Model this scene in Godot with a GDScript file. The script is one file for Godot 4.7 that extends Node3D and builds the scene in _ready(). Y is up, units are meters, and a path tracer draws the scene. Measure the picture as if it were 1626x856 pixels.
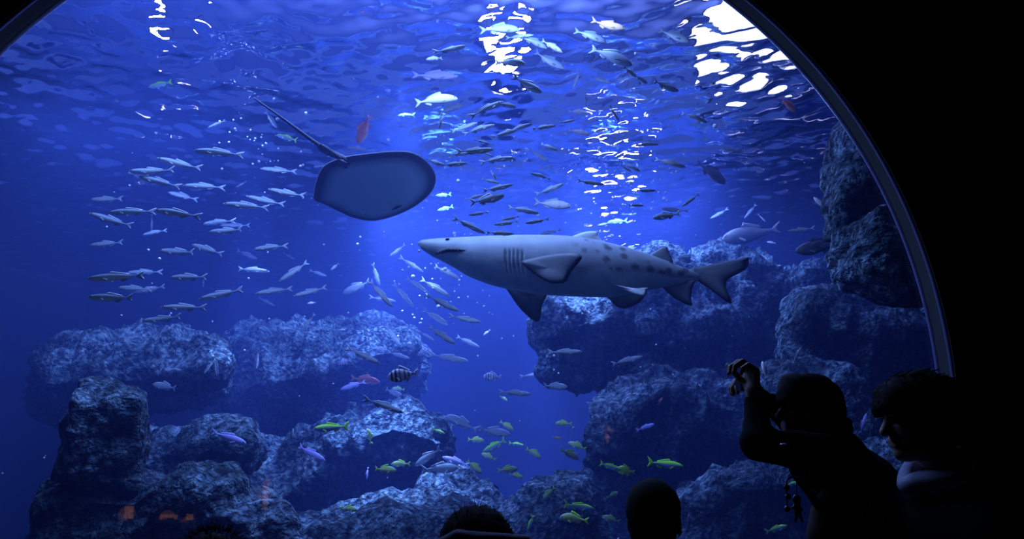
extends Node3D
# A visitors' hall in front of a large arched aquarium window: sharks, a ray and schooling fish over artificial reef rock.

const WATER_TOP := 5.5          # height of the water surface above the hall floor
const PANE_Z := -4.2            # where the acrylic window stands
const ARCH := Vector2(-0.81, 1.69)   # centre of the round window
const ARCH_R := 3.46

const LAMPS := [
	[Vector3(6.9, 8.9, -17.0), Vector2(3.6, 2.4), Vector3(-20, 180, 0), "large unseen lamp panel, its light broken up in the ripples at the upper right"],
	[Vector3(-0.1, 8.5, -17.0), Vector2(0.7, 1.0), Vector3(-20, 180, 0), "unseen lamp panel whose glints spread over the surface above the dense school"],
	[Vector3(3.1, 6.1, -20.0), Vector2(1.8, 0.8), Vector3(-10, 180, 0), "far low unseen lamp panel glinting just above the shark's dorsal fin"],
	[Vector3(-9.4, 8.9, -17.0), Vector2(0.8, 0.6), Vector3(-20, 180, 0), "unseen lamp panel glinting in the upper left corner of the water"],
]

var mats := {}

func _ready() -> void:
	# ---- camera
	var cam := Camera3D.new()
	cam.name = "camera"
	cam.position = Vector3(0, 1.55, 0)
	cam.rotation_degrees = Vector3(10.9, 0, 0)
	cam.fov = rad_to_deg(2.0 * atan(428.0 / 1100.0))
	cam.keep_aspect = Camera3D.KEEP_HEIGHT
	cam.near = 0.05
	cam.far = 100.0
	add_child(cam)
	cam.make_current()
	# ---- the hall is dark; nearly all light comes from unseen lamps over the tank
	var env := Environment.new()
	env.background_mode = Environment.BG_COLOR
	env.background_color = Color(0, 0, 0)
	env.tonemap_mode = Environment.TONE_MAPPER_LINEAR
	env.tonemap_exposure = 1.0
	env.sdfgi_enabled = true
	env.ssao_enabled = true
	env.ssil_enabled = true
	env.volumetric_fog_enabled = true
	env.volumetric_fog_density = 0.0
	var we := WorldEnvironment.new()
	we.name = "world_environment"
	we.environment = env
	add_child(we)

	# unseen lamps, placed just under the water's surface to light water, fish and rocks
	var blue := Color(0.24, 0.42, 1.0).linear_to_srgb()
	for s in [
			["unseen_tank_light", Vector3(0.4, 5.28, -12.5), Vector2(6.5, 4), 290.0, -90.0],
			["unseen_front_light", Vector3(-1.5, 5.28, -5.4), Vector2(4.6, 0.7), 46.0, -90.0],
			["unseen_side_light", Vector3(-5.0, 5.28, -8.5), Vector2(3, 2), 28.0, -90.0]]:
		var al := AreaLight3D.new()
		al.name = s[0]
		al.position = s[1]
		al.rotation_degrees = Vector3(s[4], 0, 0)
		al.area_size = s[2]
		al.area_range = 40.0
		al.light_energy = s[3]
		al.light_color = blue
		al.shadow_enabled = true
		add_child(al, true)
	for s in [[Vector3(-3.5, 5.3, -9.0), 7.0, 260.0], [Vector3(-2.2, 5.3, -11.5), 7.0, 420.0], [Vector3(0.6, 5.3, -14.0), 10.0, 420.0], [Vector3(-1.35, 5.3, -7.9), 14.0, 270.0], [Vector3(1.1, 5.3, -10.0), 10.0, 560.0]]:
		var sp := SpotLight3D.new()
		sp.name = "unseen_beam_light"  # out of view, placed for the light shafts and the lit rock crests
		sp.position = s[0]
		sp.rotation_degrees = Vector3(-90, 0, 0)
		sp.spot_angle = s[1]
		sp.spot_angle_attenuation = 1.0
		sp.spot_range = 20.0
		sp.spot_attenuation = 2.0
		sp.light_energy = s[2]
		sp.light_size = 0.3
		sp.light_color = blue
		sp.shadow_enabled = true
		add_child(sp, true)
	make_materials()
	build_shell()
	build_water()
	build_unseen_hall_lamps()
	build_rocks()
	build_shark()
	build_ray()
	build_fish()
	build_bubbles()
	person_mats()
	build_woman()
	build_camera_and_bag()
	build_man()
	onlooker(Vector3(0.432, 1.202, -2.200), -112, 1.00, "person with short dark hair seen from behind at the bottom right of centre", 0)
	onlooker(Vector3(-0.092, 1.156, -1.850), -78, 0.92, "person with fluffy dark hair and a hood seen from behind at the bottom centre", 1)
	onlooker(Vector3(-0.815, 1.084, -2.000), -95, 0.95, "person whose dark hair barely rises into the picture at the lower left", 2)

# ------------------------------------------------------------------ helpers
func tag(o: Node, label: String, category := "", group := "", kind := "") -> Node:
	if label:
		o.set_meta("label", label)
	if category:
		o.set_meta("category", category)
	if group:
		o.set_meta("group", group)
	if kind:
		o.set_meta("kind", kind)
	return o

var taken := {}
func numbered(called: String) -> String:
	var n: int = taken.get(called, 0)
	taken[called] = n + 1
	return called if n == 0 else "%s_%03d" % [called, n]

func put(called: String, m: Mesh, mat: Material, parent: Node = null) -> MeshInstance3D:
	var o := MeshInstance3D.new()
	o.name = called if parent else numbered(called)
	o.mesh = m
	if mat:
		o.material_override = mat
	if parent:
		parent.add_child(o, true)
	else:
		add_child(o, true)
	return o

func base(called: String, at := Vector3.ZERO) -> Node3D:
	var o := Node3D.new()
	o.name = numbered(called)
	o.position = at
	add_child(o, true)
	return o

# A net of nu x nv points (rows run along v) as one smooth mesh; facing outwards from its middle when it is closed.
func net(p: PackedVector3Array, nu: int, nv: int, wrap: bool, c := PackedColorArray(), outward := true, down := false) -> ArrayMesh:
	var idx := PackedInt32Array()
	var nrm := PackedVector3Array()
	nrm.resize(p.size())
	var cols := nu if wrap else nu - 1
	for v in nv - 1:
		for u in cols:
			var u2 := (u + 1) % nu
			var a := v * nu + u
			var b := v * nu + u2
			var d := (v + 1) * nu + u
			var e := (v + 1) * nu + u2
			var n1 := (p[b] - p[a]).cross(p[d] - p[a])
			var n2 := (p[e] - p[b]).cross(p[d] - p[b])
			nrm[a] += n1
			nrm[b] += n1 + n2
			nrm[d] += n1 + n2
			nrm[e] += n2
			idx.append_array([a, b, d, b, e, d])
	var mid := Vector3.ZERO
	for q in p:
		mid += q
	mid /= p.size()
	var s := 0.0
	for i in p.size():
		s += nrm[i].dot(p[i] - mid) if outward else (-nrm[i].y if down else nrm[i].y)
	var flip := s < 0.0
	for i in p.size():
		nrm[i] = nrm[i].normalized() * (-1.0 if flip else 1.0)
		if nrm[i] == Vector3.ZERO:
			nrm[i] = (p[i] - mid).normalized()
	if not flip:                       # front faces run clockwise
		for i in range(0, idx.size(), 3):
			var k := idx[i + 1]
			idx[i + 1] = idx[i + 2]
			idx[i + 2] = k
	var arr := []
	arr.resize(Mesh.ARRAY_MAX)
	arr[Mesh.ARRAY_VERTEX] = p
	arr[Mesh.ARRAY_NORMAL] = nrm
	arr[Mesh.ARRAY_INDEX] = idx
	if c.size():
		arr[Mesh.ARRAY_COLOR] = c
	var m := ArrayMesh.new()
	m.add_surface_from_arrays(Mesh.PRIMITIVE_TRIANGLES, arr)
	return m

func box(size: Vector3) -> BoxMesh:
	var m := BoxMesh.new()
	m.size = size
	return m

func plain(color: Color, rough := 0.6, metal := 0.0) -> StandardMaterial3D:
	var m := StandardMaterial3D.new()
	m.albedo_color = color
	m.roughness = rough
	m.metallic = metal
	return m

func noise(kind: int, freq: float, octaves: int, sd: int, fractal := FastNoiseLite.FRACTAL_FBM) -> FastNoiseLite:
	var n := FastNoiseLite.new()
	n.noise_type = kind
	n.frequency = freq
	n.fractal_type = fractal
	n.fractal_octaves = octaves
	n.seed = sd
	return n

func noise_tex(n: FastNoiseLite, side: int, ramp: Gradient = null, as_normal := false) -> NoiseTexture2D:
	var t := NoiseTexture2D.new()
	t.width = side
	t.height = side
	t.seamless = true
	t.noise = n
	if ramp:
		t.color_ramp = ramp
	t.as_normal_map = as_normal
	return t

func gradient(offsets: Array, colors: Array) -> Gradient:
	var g := Gradient.new()
	g.offsets = PackedFloat32Array(offsets)
	g.colors = PackedColorArray(colors)
	return g

func make_materials() -> void:
	# reef rock: mottled crusts of pale algae over dark pitted stone
	var r := StandardMaterial3D.new()
	r.resource_name = "reef_rock"
	r.albedo_texture = noise_tex(noise(FastNoiseLite.TYPE_SIMPLEX_SMOOTH, 0.012, 6, 11), 1024, gradient([0.0, 0.36, 0.5, 0.62, 1.0], [Color(0.10, 0.13, 0.17), Color(0.18, 0.23, 0.29), Color(0.27, 0.34, 0.40), Color(0.44, 0.52, 0.58), Color(0.72, 0.8, 0.82)]))
	r.vertex_color_use_as_albedo = true
	r.roughness = 0.95
	r.metallic_specular = 0.2
	r.uv1_triplanar = true
	r.uv1_world_triplanar = true
	r.uv1_scale = Vector3(0.8, 0.8, 0.8)
	r.heightmap_enabled = true
	r.heightmap_texture = noise_tex(noise(FastNoiseLite.TYPE_SIMPLEX_SMOOTH, 0.02, 6, 12), 1024)
	r.heightmap_scale = 9.0
	mats.rock = r
	mats.hall = plain(Color(0.05, 0.05, 0.06), 0.85)
	mats.carpet = plain(Color(0.08, 0.08, 0.09), 0.95)
	mats.roof = plain(Color(0.55, 0.65, 0.9), 0.9)
	mats.frame = plain(Color(0.34, 0.33, 0.48), 0.35)
	mats.tank_wall = plain(Color(0.42, 0.54, 0.78), 0.9)
	var w := StandardMaterial3D.new()
	w.resource_name = "water_surface"
	w.transparency = BaseMaterial3D.TRANSPARENCY_ALPHA
	w.albedo_color = Color(1, 1, 1, 0.0)
	w.refraction_enabled = true
	w.refraction_scale = 0.010
	w.roughness = 0.0
	mats.surface = w
	var g := StandardMaterial3D.new()
	g.resource_name = "acrylic_pane"
	g.transparency = BaseMaterial3D.TRANSPARENCY_ALPHA
	g.albedo_color = Color(1, 1, 1, 0.02)
	g.roughness = 0.02
	mats.pane = g
	var e := plain(Color(0.9, 0.9, 1.0))
	e.emission_enabled = true
	e.emission = Color(0.86, 0.87, 1.0)
	e.emission_energy_multiplier = 10.0
	mats.lamp_glow = e
	var e2: StandardMaterial3D = e.duplicate()
	e2.emission = Color(0.74, 0.75, 1.0)
	e2.emission_energy_multiplier = 1.25
	mats.lamp_soft = e2
	var wg := plain(Color(0.9, 0.7, 0.5))
	wg.emission_enabled = true
	wg.emission = Color(1.0, 0.68, 0.42)
	wg.emission_energy_multiplier = 0.8
	mats.warm_glow = wg
	mats.lamp_body = plain(Color(0.12, 0.12, 0.13), 0.5)
	var v := plain(Color(1, 1, 1), 0.55)
	v.vertex_color_use_as_albedo = true
	v.resource_name = "fish_skin"
	v.metallic_specular = 0.5
	mats.skin = v
	mats.eye = plain(Color(0.02, 0.02, 0.03), 0.2)
	mats.tooth = plain(Color(0.85, 0.87, 0.85), 0.4)
	mats.bubble = plain(Color(0.95, 0.97, 1.0), 0.3)

# ------------------------------------------------------------------ the hall and the tank
func structure(called: String, m: Mesh, mat: Material, at := Vector3.ZERO) -> MeshInstance3D:
	var o := put(called, m, mat)
	o.position = at
	o.set_meta("kind", "structure")
	return o

func wall_with_arch() -> ArrayMesh:
	# front wall, 0.16 m thick round the pane, with the round opening cut off at the sill
	var inner := []
	var outer := []
	var n := 128
	var sill := 0.35
	var a0 := asin((sill - ARCH.y) / ARCH_R)
	for i in n + 1:
		var a := lerpf(a0, PI - a0, i / float(n))
		inner.append(ARCH + Vector2(cos(a), sin(a)) * ARCH_R)
	inner.append_array([])
	for i in n + 1:
		var a := lerpf(a0, PI - a0, i / float(n))
		var d := Vector2(cos(a), sin(a))
		var k := minf(12.0 / maxf(absf(d.x), 1e-4), (9.0 - ARCH.y) / maxf(d.y, 1e-4) if d.y > 0 else (ARCH.y + 0.0 + 0.0) / maxf(-d.y, 1e-4))
		outer.append(ARCH + d * k)
	var p := PackedVector3Array()
	var z0 := PANE_Z + 0.02
	var z1 := PANE_Z - 0.16
	for row in [[outer, z1], [inner, z1], [inner, z1], [inner, z0], [inner, z0], [outer, z0]]:
		for q in row[0]:
			p.append(Vector3(q.x, q.y, row[1]))
	return net(p, n + 1, 6, false)

func build_shell() -> void:
	structure("floor", box(Vector3(26, 0.3, 12.2)), mats.carpet, Vector3(0, -0.15, 1.9))
	structure("ceiling", box(Vector3(26, 0.3, 12.2)), mats.hall, Vector3(0, 9.15, 1.9))
	structure("wall_back", box(Vector3(26, 9, 0.3)), mats.hall, Vector3(0, 4.5, 8.0))
	structure("wall_left", box(Vector3(0.3, 9, 12.2)), mats.hall, Vector3(-12.9, 4.5, 1.9))
	structure("wall_right", box(Vector3(0.3, 9, 12.2)), mats.hall, Vector3(12.9, 4.5, 1.9))
	var w := structure("wall_front", wall_with_arch(), mats.hall)
	put("sill", box(Vector3(25, 0.36, 0.18)), mats.hall, w).position = Vector3(0, 0.17, PANE_Z - 0.07)
	# the tank behind it
	structure("wall_tank_back", box(Vector3(30, 14, 0.3)), mats.tank_wall, Vector3(-1, 3.5, -24.2))
	structure("wall_tank_left", box(Vector3(0.3, 14, 20.0)), mats.tank_wall, Vector3(-15, 3.5, -14.2))
	structure("wall_tank_right", box(Vector3(0.3, 14, 20.0)), mats.tank_wall, Vector3(13, 3.5, -14.2))
	structure("floor_tank", box(Vector3(30, 0.3, 20.0)), mats.rock, Vector3(-1, -2.6, -14.2))
	for l in LAMPS:
		lamp(l[0], l[1], l[2], l[3])
	roof_fill_lamp(Vector3(0, 8.2, -11))
	structure("ceiling_tank", box(Vector3(30, 0.3, 20.0)), mats.roof, Vector3(-1, 10.4, -14.2))

# unseen lamps of the dark hall, placed so the glass mirrors them faintly
func build_unseen_hall_lamps() -> void:
	for l in [
		[Vector3(-4.67, 0.02, 1.30), Vector2(0.22, 0.07), "low unseen warm lamp in the dark hall mirrored on the glass at the lower left"],
		[Vector3(-4.30, -0.03, 1.10), Vector2(0.08, 0.24), "tall narrow unseen warm lamp in the dark hall mirrored beside the lower left rock"],
		[Vector3(-3.58, 0.25, 1.90), Vector2(0.07, 0.42), "slim upright unseen warm lamp mirrored as a pale stripe over the sloping boulder"],
		[Vector3(1.92, 1.08, 2.20), Vector2(0.08, 0.34), "unseen orange upright lamp mirrored above the short-haired head"],
		[Vector3(1.50, 1.07, 2.50), Vector2(0.05, 0.30), "dim unseen orange lamp mirrored left of the brighter orange one"],
		[Vector3(-5.17, 0.09, 1.20), Vector2(0.10, 0.18), "unseen warm lamp mirrored nearest the left edge of the glass"]]:
		var o := base("unseen_hall_lamp", Vector3(l[0].x, 0, l[0].z))
		var s: Vector2 = l[1]
		put("lamp_shade", box(Vector3(s.x, s.y, 0.04)), mats.warm_glow, o).position = Vector3(0, l[0].y, 0)
		var low: float = maxf(0.03, l[0].y - s.y * 0.5)
		put("post", box(Vector3(0.03, low, 0.03)), mats.lamp_body, o).position = Vector3(0, low * 0.5, 0.03)
		put("foot", box(Vector3(0.16, 0.02, 0.16)), mats.lamp_body, o).position = Vector3(0, 0.01, 0.03)
		var b := OmniLight3D.new()
		b.name = "unseen_hall_light"
		b.position = Vector3(0, l[0].y, -0.05)
		b.light_energy = 0.004
		b.light_size = 0.10
		b.omni_range = 30.0
		b.omni_attenuation = 2.0
		b.light_color = Color(1.0, 0.62, 0.32)
		b.shadow_enabled = true
		o.add_child(b)
		tag(o, l[2], "lamp", "unseen warm lamps of the hall mirrored on the glass")

func build_water() -> void:
	var rows := 400
	var colsn := 440
	var a := noise(FastNoiseLite.TYPE_SIMPLEX_SMOOTH, 0.75, 3, 5)
	var b := noise(FastNoiseLite.TYPE_SIMPLEX_SMOOTH, 2.0, 3, 6)
	var p := PackedVector3Array()
	for j in rows:
		var z := lerpf(-4.37, -24.0, pow(j / float(rows - 1), 1.25))
		for i in colsn:
			var x := lerpf(-14.8, 12.8, i / float(colsn - 1))
			p.append(Vector3(x, WATER_TOP + 0.060 * a.get_noise_2d(x, z) + 0.042 * b.get_noise_2d(x, z), z))
	var s := put("water_surface", net(p, colsn, rows, false, PackedColorArray(), false, false), mats.surface)
	tag(s, "rippling underside of the tank's water surface with broken white glints", "water", "", "stuff")
	var f := FogVolume.new()
	f.name = "tank_water"
	f.shape = RenderingServer.FOG_VOLUME_SHAPE_BOX
	f.size = Vector3(27.6, 7.85, 19.6)
	f.position = Vector3(-1, 5.38 - 7.85 / 2.0, -4.37 - 9.8)
	var fm := FogMaterial.new()
	fm.resource_name = "sea_water"
	fm.density = 0.092
	fm.albedo = Color(0.066, 0.108, 0.42).linear_to_srgb()
	f.material = fm
	add_child(f)
	tag(f, "deep blue hazy sea water that fills the tank", "water", "", "stuff")
	# the acrylic pane
	var disc := PackedVector3Array()
	for k in [0.0, 1.0]:
		for i in 96:
			var t := TAU * i / 96.0
			var q: Vector2 = ARCH + Vector2(cos(t), sin(t)) * ARCH_R * k
			disc.append(Vector3(q.x, maxf(q.y, 0.35), PANE_Z - 0.10))
	var win := structure("window_1", net(disc, 96, 2, true), mats.pane)
	# rim of the acrylic: two thin bright edges along the opening
	for spec in [[0.0, -0.005], [0.0, -0.15]]:
		var rim := PackedVector3Array()
		for i in 129:
			var t := lerpf(-0.4, PI + 0.4, i / 128.0)
			for k in 8:
				var g := TAU * k / 8.0
				var rr: float = ARCH_R + spec[0] + 0.014 * cos(g)
				rim.append(Vector3(ARCH.x + cos(t) * rr, ARCH.y + sin(t) * rr, PANE_Z + spec[1] + 0.014 * sin(g)))
		put("window_frame", net(rim, 8, 129, true), mats.frame, win)

# ------------------------------------------------------------------ reef rock
# A boulder: a softened polyhedron of random facets, roughened at two scales. size: half extents.
func boulder(called: String, at: Vector3, size: Vector3, turn: Vector3, sd: int, rough: float, label: String, nu := 120, nv := 80) -> MeshInstance3D:
	var rng := RandomNumberGenerator.new()
	rng.seed = sd
	var planes := []
	for a in [Vector3.RIGHT, Vector3.LEFT, Vector3.UP, Vector3.DOWN, Vector3.BACK, Vector3.FORWARD]:
		planes.append([(a + Vector3(rng.randf_range(-0.25, 0.25), rng.randf_range(-0.25, 0.25), rng.randf_range(-0.25, 0.25))).normalized(), rng.randf_range(0.85, 1.0)])
	for i in 9:
		planes.append([Vector3(rng.randf_range(-1, 1), rng.randf_range(-1, 1), rng.randf_range(-1, 1)).normalized(), rng.randf_range(0.9, 1.15)])
	var ridge := noise(FastNoiseLite.TYPE_SIMPLEX_SMOOTH, 0.7, 3, sd, FastNoiseLite.FRACTAL_RIDGED)
	var fine := noise(FastNoiseLite.TYPE_SIMPLEX_SMOOTH, 3.2, 4, sd + 1)
	var big := (size.x + size.y + size.z) / 3.0
	var p := PackedVector3Array()
	for j in nv:
		var el := PI * (j / float(nv - 1) - 0.5)
		for i in nu:
			var az := TAU * i / nu
			var d := Vector3(cos(el) * cos(az), sin(el), cos(el) * sin(az))
			var s := 0.0
			for pl in planes:
				var k: float = d.dot(pl[0]) / pl[1]
				if k > 0.2:
					s += pow(k, 14.0)
			var q := d * pow(s, -1.0 / 14.0) * size
			var n := q.normalized()
			q += n * rough * (0.30 * minf(big, 1.1) * ridge.get_noise_3dv(q) + 0.10 * fine.get_noise_3dv(q) - 0.1 * minf(big, 1.1))
			p.append(q)
	var o := put(called, net(p, nu, nv, true, crust(p, at)), mats.rock)
	o.position = at
	o.rotation_degrees = turn
	tag(o, label, "rock")
	return o

# A panel lamp out of view, placed to glint in the ripples: dark housing, glowing face turned to the water.
func lamp(at: Vector3, size: Vector2, turn: Vector3, label: String) -> void:
	var o := base("unseen_tank_lamp", at)
	o.rotation_degrees = turn
	put("housing", box(Vector3(size.x + 0.12, size.y + 0.12, 0.16)), mats.lamp_body, o).position = Vector3(0, 0, 0.1)
	put("diffuser", box(Vector3(size.x, size.y, 0.03)), mats.lamp_soft if size.x > 3.0 else mats.lamp_glow, o)
	var al := AreaLight3D.new()
	al.name = "panel_light"
	al.position = Vector3(0, 0, -0.03)
	al.area_size = size
	al.area_range = 40.0
	al.light_energy = 5.0
	al.light_color = Color(0.86, 0.87, 1.0)
	al.shadow_enabled = true
	o.add_child(al)
	for sx in [-0.35, 0.35]:
		var top: Vector3 = o.basis.inverse() * Vector3(0, 1, 0)
		var from := Vector3(size.x * sx, 0, 0.16)
		var len := (10.26 - (o.position + o.basis * from).y)
		var rod := put("hanger", box(Vector3(0.04, len, 0.04)), mats.lamp_body, o)
		rod.basis = o.basis.inverse()
		rod.position = from + top * len * 0.5
	tag(o, label, "lamp", "unseen lamp panels over the tank")

# pale crusts grow on the rock in patches of their own
func crust(p: PackedVector3Array, at: Vector3) -> PackedColorArray:
	var patch := noise(FastNoiseLite.TYPE_SIMPLEX_SMOOTH, 0.9, 4, 91)
	var c := PackedColorArray()
	for q in p:
		var k := smoothstep(-0.25, 0.40, patch.get_noise_3dv(q + at))
		var v := lerpf(0.38, 1.25, k)
		c.append(Color(v * 0.92, v, v * 1.02))
	return c

func along(line: Array, t: float) -> Vector3:
	var x := t * (line.size() - 1)
	var i := mini(int(x), line.size() - 2)
	var a: Vector3 = line[maxi(i - 1, 0)]
	var b: Vector3 = line[i]
	var c: Vector3 = line[i + 1]
	var d: Vector3 = line[mini(i + 2, line.size() - 1)]
	return b.cubic_interpolate(c, a, d, x - i)

# A ledge of reef rock: its top slopes from the back line down to the front line, then the face drops (or is undercut) to the low line.
func ledge(back: Array, front: Array, low: Array, rough: float, sd: int, label: String, nu := 170) -> void:
	var ridge := noise(FastNoiseLite.TYPE_SIMPLEX_SMOOTH, 0.85, 3, sd, FastNoiseLite.FRACTAL_RIDGED)
	var lump := noise(FastNoiseLite.TYPE_SIMPLEX_SMOOTH, 1.7, 5, sd + 1)
	var pits := noise(FastNoiseLite.TYPE_CELLULAR, 2.6, 2, sd + 2)
	var ring := []                                   # which two lines each row lies between, and how far
	for k in 38:
		ring.append([0, k / 38.0])
	for k in 26:
		ring.append([1, k / 26.0])
	for k in 6:
		ring.append([2, k / 6.0])
	for k in 6:
		ring.append([3, k / 6.0])
	var nr := ring.size()
	var p := PackedVector3Array()
	for u in nu:
		var t := u / float(nu - 1)
		var b := along(back, t)
		var f := along(front, t)
		var l := along(low, t)
		var g := Vector3(b.x, l.y - 0.1, b.z - 0.3)
		var lines := [b, f, l, g, b]
		var mid := (b + f + l + g) * 0.25
		var close := 1.0 - pow(absf(t * 2.0 - 1.0), 26.0)
		for r in ring:
			var k: int = r[0]
			var q: Vector3 = lines[k].lerp(lines[k + 1], r[1])
			if k == 0:
				q.y += 0.10 * b.distance_to(f) * sin(PI * pow(r[1], 1.6))
			p.append(mid.lerp(q, close))
	var nrm := PackedVector3Array()
	nrm.resize(p.size())
	for u in nu:
		for r in nr:
			var a := p[mini(u + 1, nu - 1) * nr + r] - p[maxi(u - 1, 0) * nr + r]
			var c := p[u * nr + (r + 1) % nr] - p[u * nr + (r + nr - 1) % nr]
			nrm[u * nr + r] = c.cross(a).normalized()
	var c0 := Vector3.ZERO
	for q in p:
		c0 += q
	c0 /= p.size()
	var s := 0.0
	for i in p.size():
		s += nrm[i].dot(p[i] - c0)
	s = signf(s)
	for i in p.size():
		var q := p[i]
		p[i] += nrm[i] * s * rough * (0.24 * ridge.get_noise_3dv(q) + 0.17 * lump.get_noise_3dv(q) + 0.06 * pits.get_noise_3dv(q))
		p[i] -= c0
	var o := put("reef_rock", net(p, nr, nu, true, crust(p, c0)), mats.rock)
	o.position = c0
	tag(o, label, "rock")

# added fill lamp under the roof, brightening the space over the water
func roof_fill_lamp(at: Vector3) -> void:
	var o := base("roof_fill_lamp", at)
	var s := SphereMesh.new()
	s.radius = 0.14
	s.height = 0.28
	put("bulb", s, mats.lamp_soft, o)
	put("hanger", box(Vector3(0.04, 10.26 - at.y - 0.14, 0.04)), mats.lamp_body, o).position = Vector3(0, (10.26 - at.y + 0.14) * 0.5, 0)
	var up := OmniLight3D.new()
	up.name = "roof_fill_light"
	up.omni_range = 40.0
	up.omni_attenuation = 2.0
	up.light_energy = 150.0
	up.light_size = 0.14
	up.light_color = Color(0.35, 0.45, 1.0).linear_to_srgb()
	up.shadow_enabled = true
	o.add_child(up)
	tag(o, "added round fill lamp hung under the roof over the water, seen only through ripples", "lamp")

func build_rocks() -> void:
	boulder("reef_rock", Vector3(-3.324, 1.272, -5.8), Vector3(0.299, 0.461, 0.45), Vector3(0, 20, 0), 5, 0.80, "dark upright rock standing close to the glass at the left", 120, 80)
	boulder("reef_rock", Vector3(3.27, 3.549, -5.7), Vector3(0.48, 0.777, 0.45), Vector3(0, 0, -6), 18, 0.90, "tall dark rock pillar beside the window's right edge", 120, 80)
	boulder("reef_rock", Vector3(3.003, 2.672, -5.4), Vector3(0.405, 0.331, 0.45), Vector3(0, 0, 0), 19, 0.80, "round grey rock leaning against the foot of the dark pillar", 120, 80)
	boulder("reef_rock", Vector3(2.975, 1.249, -6.9), Vector3(0.485, 0.674, 0.6), Vector3(0, 0, -14), 22, 0.80, "pale blue hump of rock behind the woman's head", 120, 80)
	boulder("reef_rock", Vector3(3.32, 0.91, -6.2), Vector3(0.435, 0.31, 0.5), Vector3(0, 0, 0), 23, 0.80, "low crusted rock between the woman and the man at the right", 120, 80)
	ledge([Vector3(-7.11, 2.48, -10.4), Vector3(-6.07, 2.54, -10.4), Vector3(-5.76, 2.61, -10.4), Vector3(-5.5, 2.65, -10.4), Vector3(-5.13, 2.64, -10.4), Vector3(-4.81, 2.49, -10.4), Vector3(-4.53, 2.36, -10.4), Vector3(-4.36, 2.21, -10.4)], [Vector3(-5.95, 1.76, -8.7), Vector3(-5.02, 1.86, -8.7), Vector3(-4.76, 1.84, -8.7), Vector3(-4.54, 1.87, -8.7), Vector3(-4.24, 1.89, -8.7), Vector3(-3.94, 1.93, -8.7), Vector3(-3.75, 1.95, -8.7), Vector3(-3.61, 1.97, -8.7)], [Vector3(-6.43, 1.38, -9.6), Vector3(-5.49, 1.42, -9.6), Vector3(-5, 1.55, -9.6), Vector3(-4.49, 1.63, -9.6), Vector3(-4.08, 1.84, -9.6)], 1.00, 40, "broad pale-topped rock ledge at the left edge below the schooling fish")
	ledge([Vector3(-5.53, 2.83, -13), Vector3(-4.98, 3.03, -13), Vector3(-4.32, 3.06, -13), Vector3(-3.65, 3.06, -13), Vector3(-3.13, 3.1, -13), Vector3(-2.47, 3.15, -13), Vector3(-2.07, 2.94, -13), Vector3(-1.66, 2.64, -13)], [Vector3(-4.32, 1.36, -11), Vector3(-4.24, 1.64, -11), Vector3(-4.04, 1.82, -11), Vector3(-3.6, 1.9, -11), Vector3(-3.06, 2, -11), Vector3(-2.62, 2.11, -11), Vector3(-2.12, 2.28, -11), Vector3(-1.4, 2.37, -11)], [Vector3(-4.76, 1.02, -12.2), Vector3(-4.46, 1.02, -12.2), Vector3(-3.93, 1.02, -12.2), Vector3(-3.34, 1.02, -12.2), Vector3(-2.74, 1.12, -12.2), Vector3(-2.1, 1.44, -12.2), Vector3(-1.55, 1.98, -12.2)], 1.00, 43, "far hazy rock arch behind the striped fish")
	ledge([Vector3(-4.37, 1.18, -8), Vector3(-4.23, 1.2, -8), Vector3(-3.96, 1.24, -8), Vector3(-3.64, 1.23, -8), Vector3(-3.41, 1.24, -8), Vector3(-3.21, 1.24, -8), Vector3(-2.92, 1.15, -8)], [Vector3(-3.74, 0.92, -6.9), Vector3(-3.39, 1.01, -6.9), Vector3(-3.19, 1.08, -6.9), Vector3(-3, 1.14, -6.9), Vector3(-2.8, 1.19, -6.9), Vector3(-2.65, 1.19, -6.9), Vector3(-2.53, 1.15, -6.9)], [Vector3(-3.82, 0.67, -7.1), Vector3(-3.46, 0.7, -7.1), Vector3(-3.18, 0.71, -7.1), Vector3(-2.93, 0.76, -7.1), Vector3(-2.75, 0.83, -7.1), Vector3(-2.61, 1.03, -7.1)], 0.70, 46, "flat rock slab with a pale crusted top and shaded front")
	ledge([Vector3(-4.14, 0.82, -6.3), Vector3(-3.53, 0.85, -6.3), Vector3(-3.29, 0.86, -6.3), Vector3(-3.1, 0.85, -6.3), Vector3(-2.83, 0.85, -6.3), Vector3(-2.61, 0.85, -6.3), Vector3(-2.46, 0.83, -6.3), Vector3(-2.24, 0.7, -6.3), Vector3(-2.05, 0.68, -6.3), Vector3(-1.94, 0.54, -6.3)], [Vector3(-3.6, 0.78, -5.5), Vector3(-3.07, 0.83, -5.5), Vector3(-2.91, 0.83, -5.5), Vector3(-2.76, 0.86, -5.5), Vector3(-2.57, 0.88, -5.5), Vector3(-2.36, 0.89, -5.5), Vector3(-2.2, 0.88, -5.5), Vector3(-2.08, 0.78, -5.5), Vector3(-1.92, 0.71, -5.5), Vector3(-1.68, 0.59, -5.5)], [Vector3(-3.46, 0.24, -5.4), Vector3(-2.82, 0.24, -5.4), Vector3(-2.36, 0.24, -5.4), Vector3(-1.9, 0.28, -5.4), Vector3(-1.62, 0.41, -5.4)], 0.70, 49, "big low foreground rock at the lower left with flaked pale top")
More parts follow.
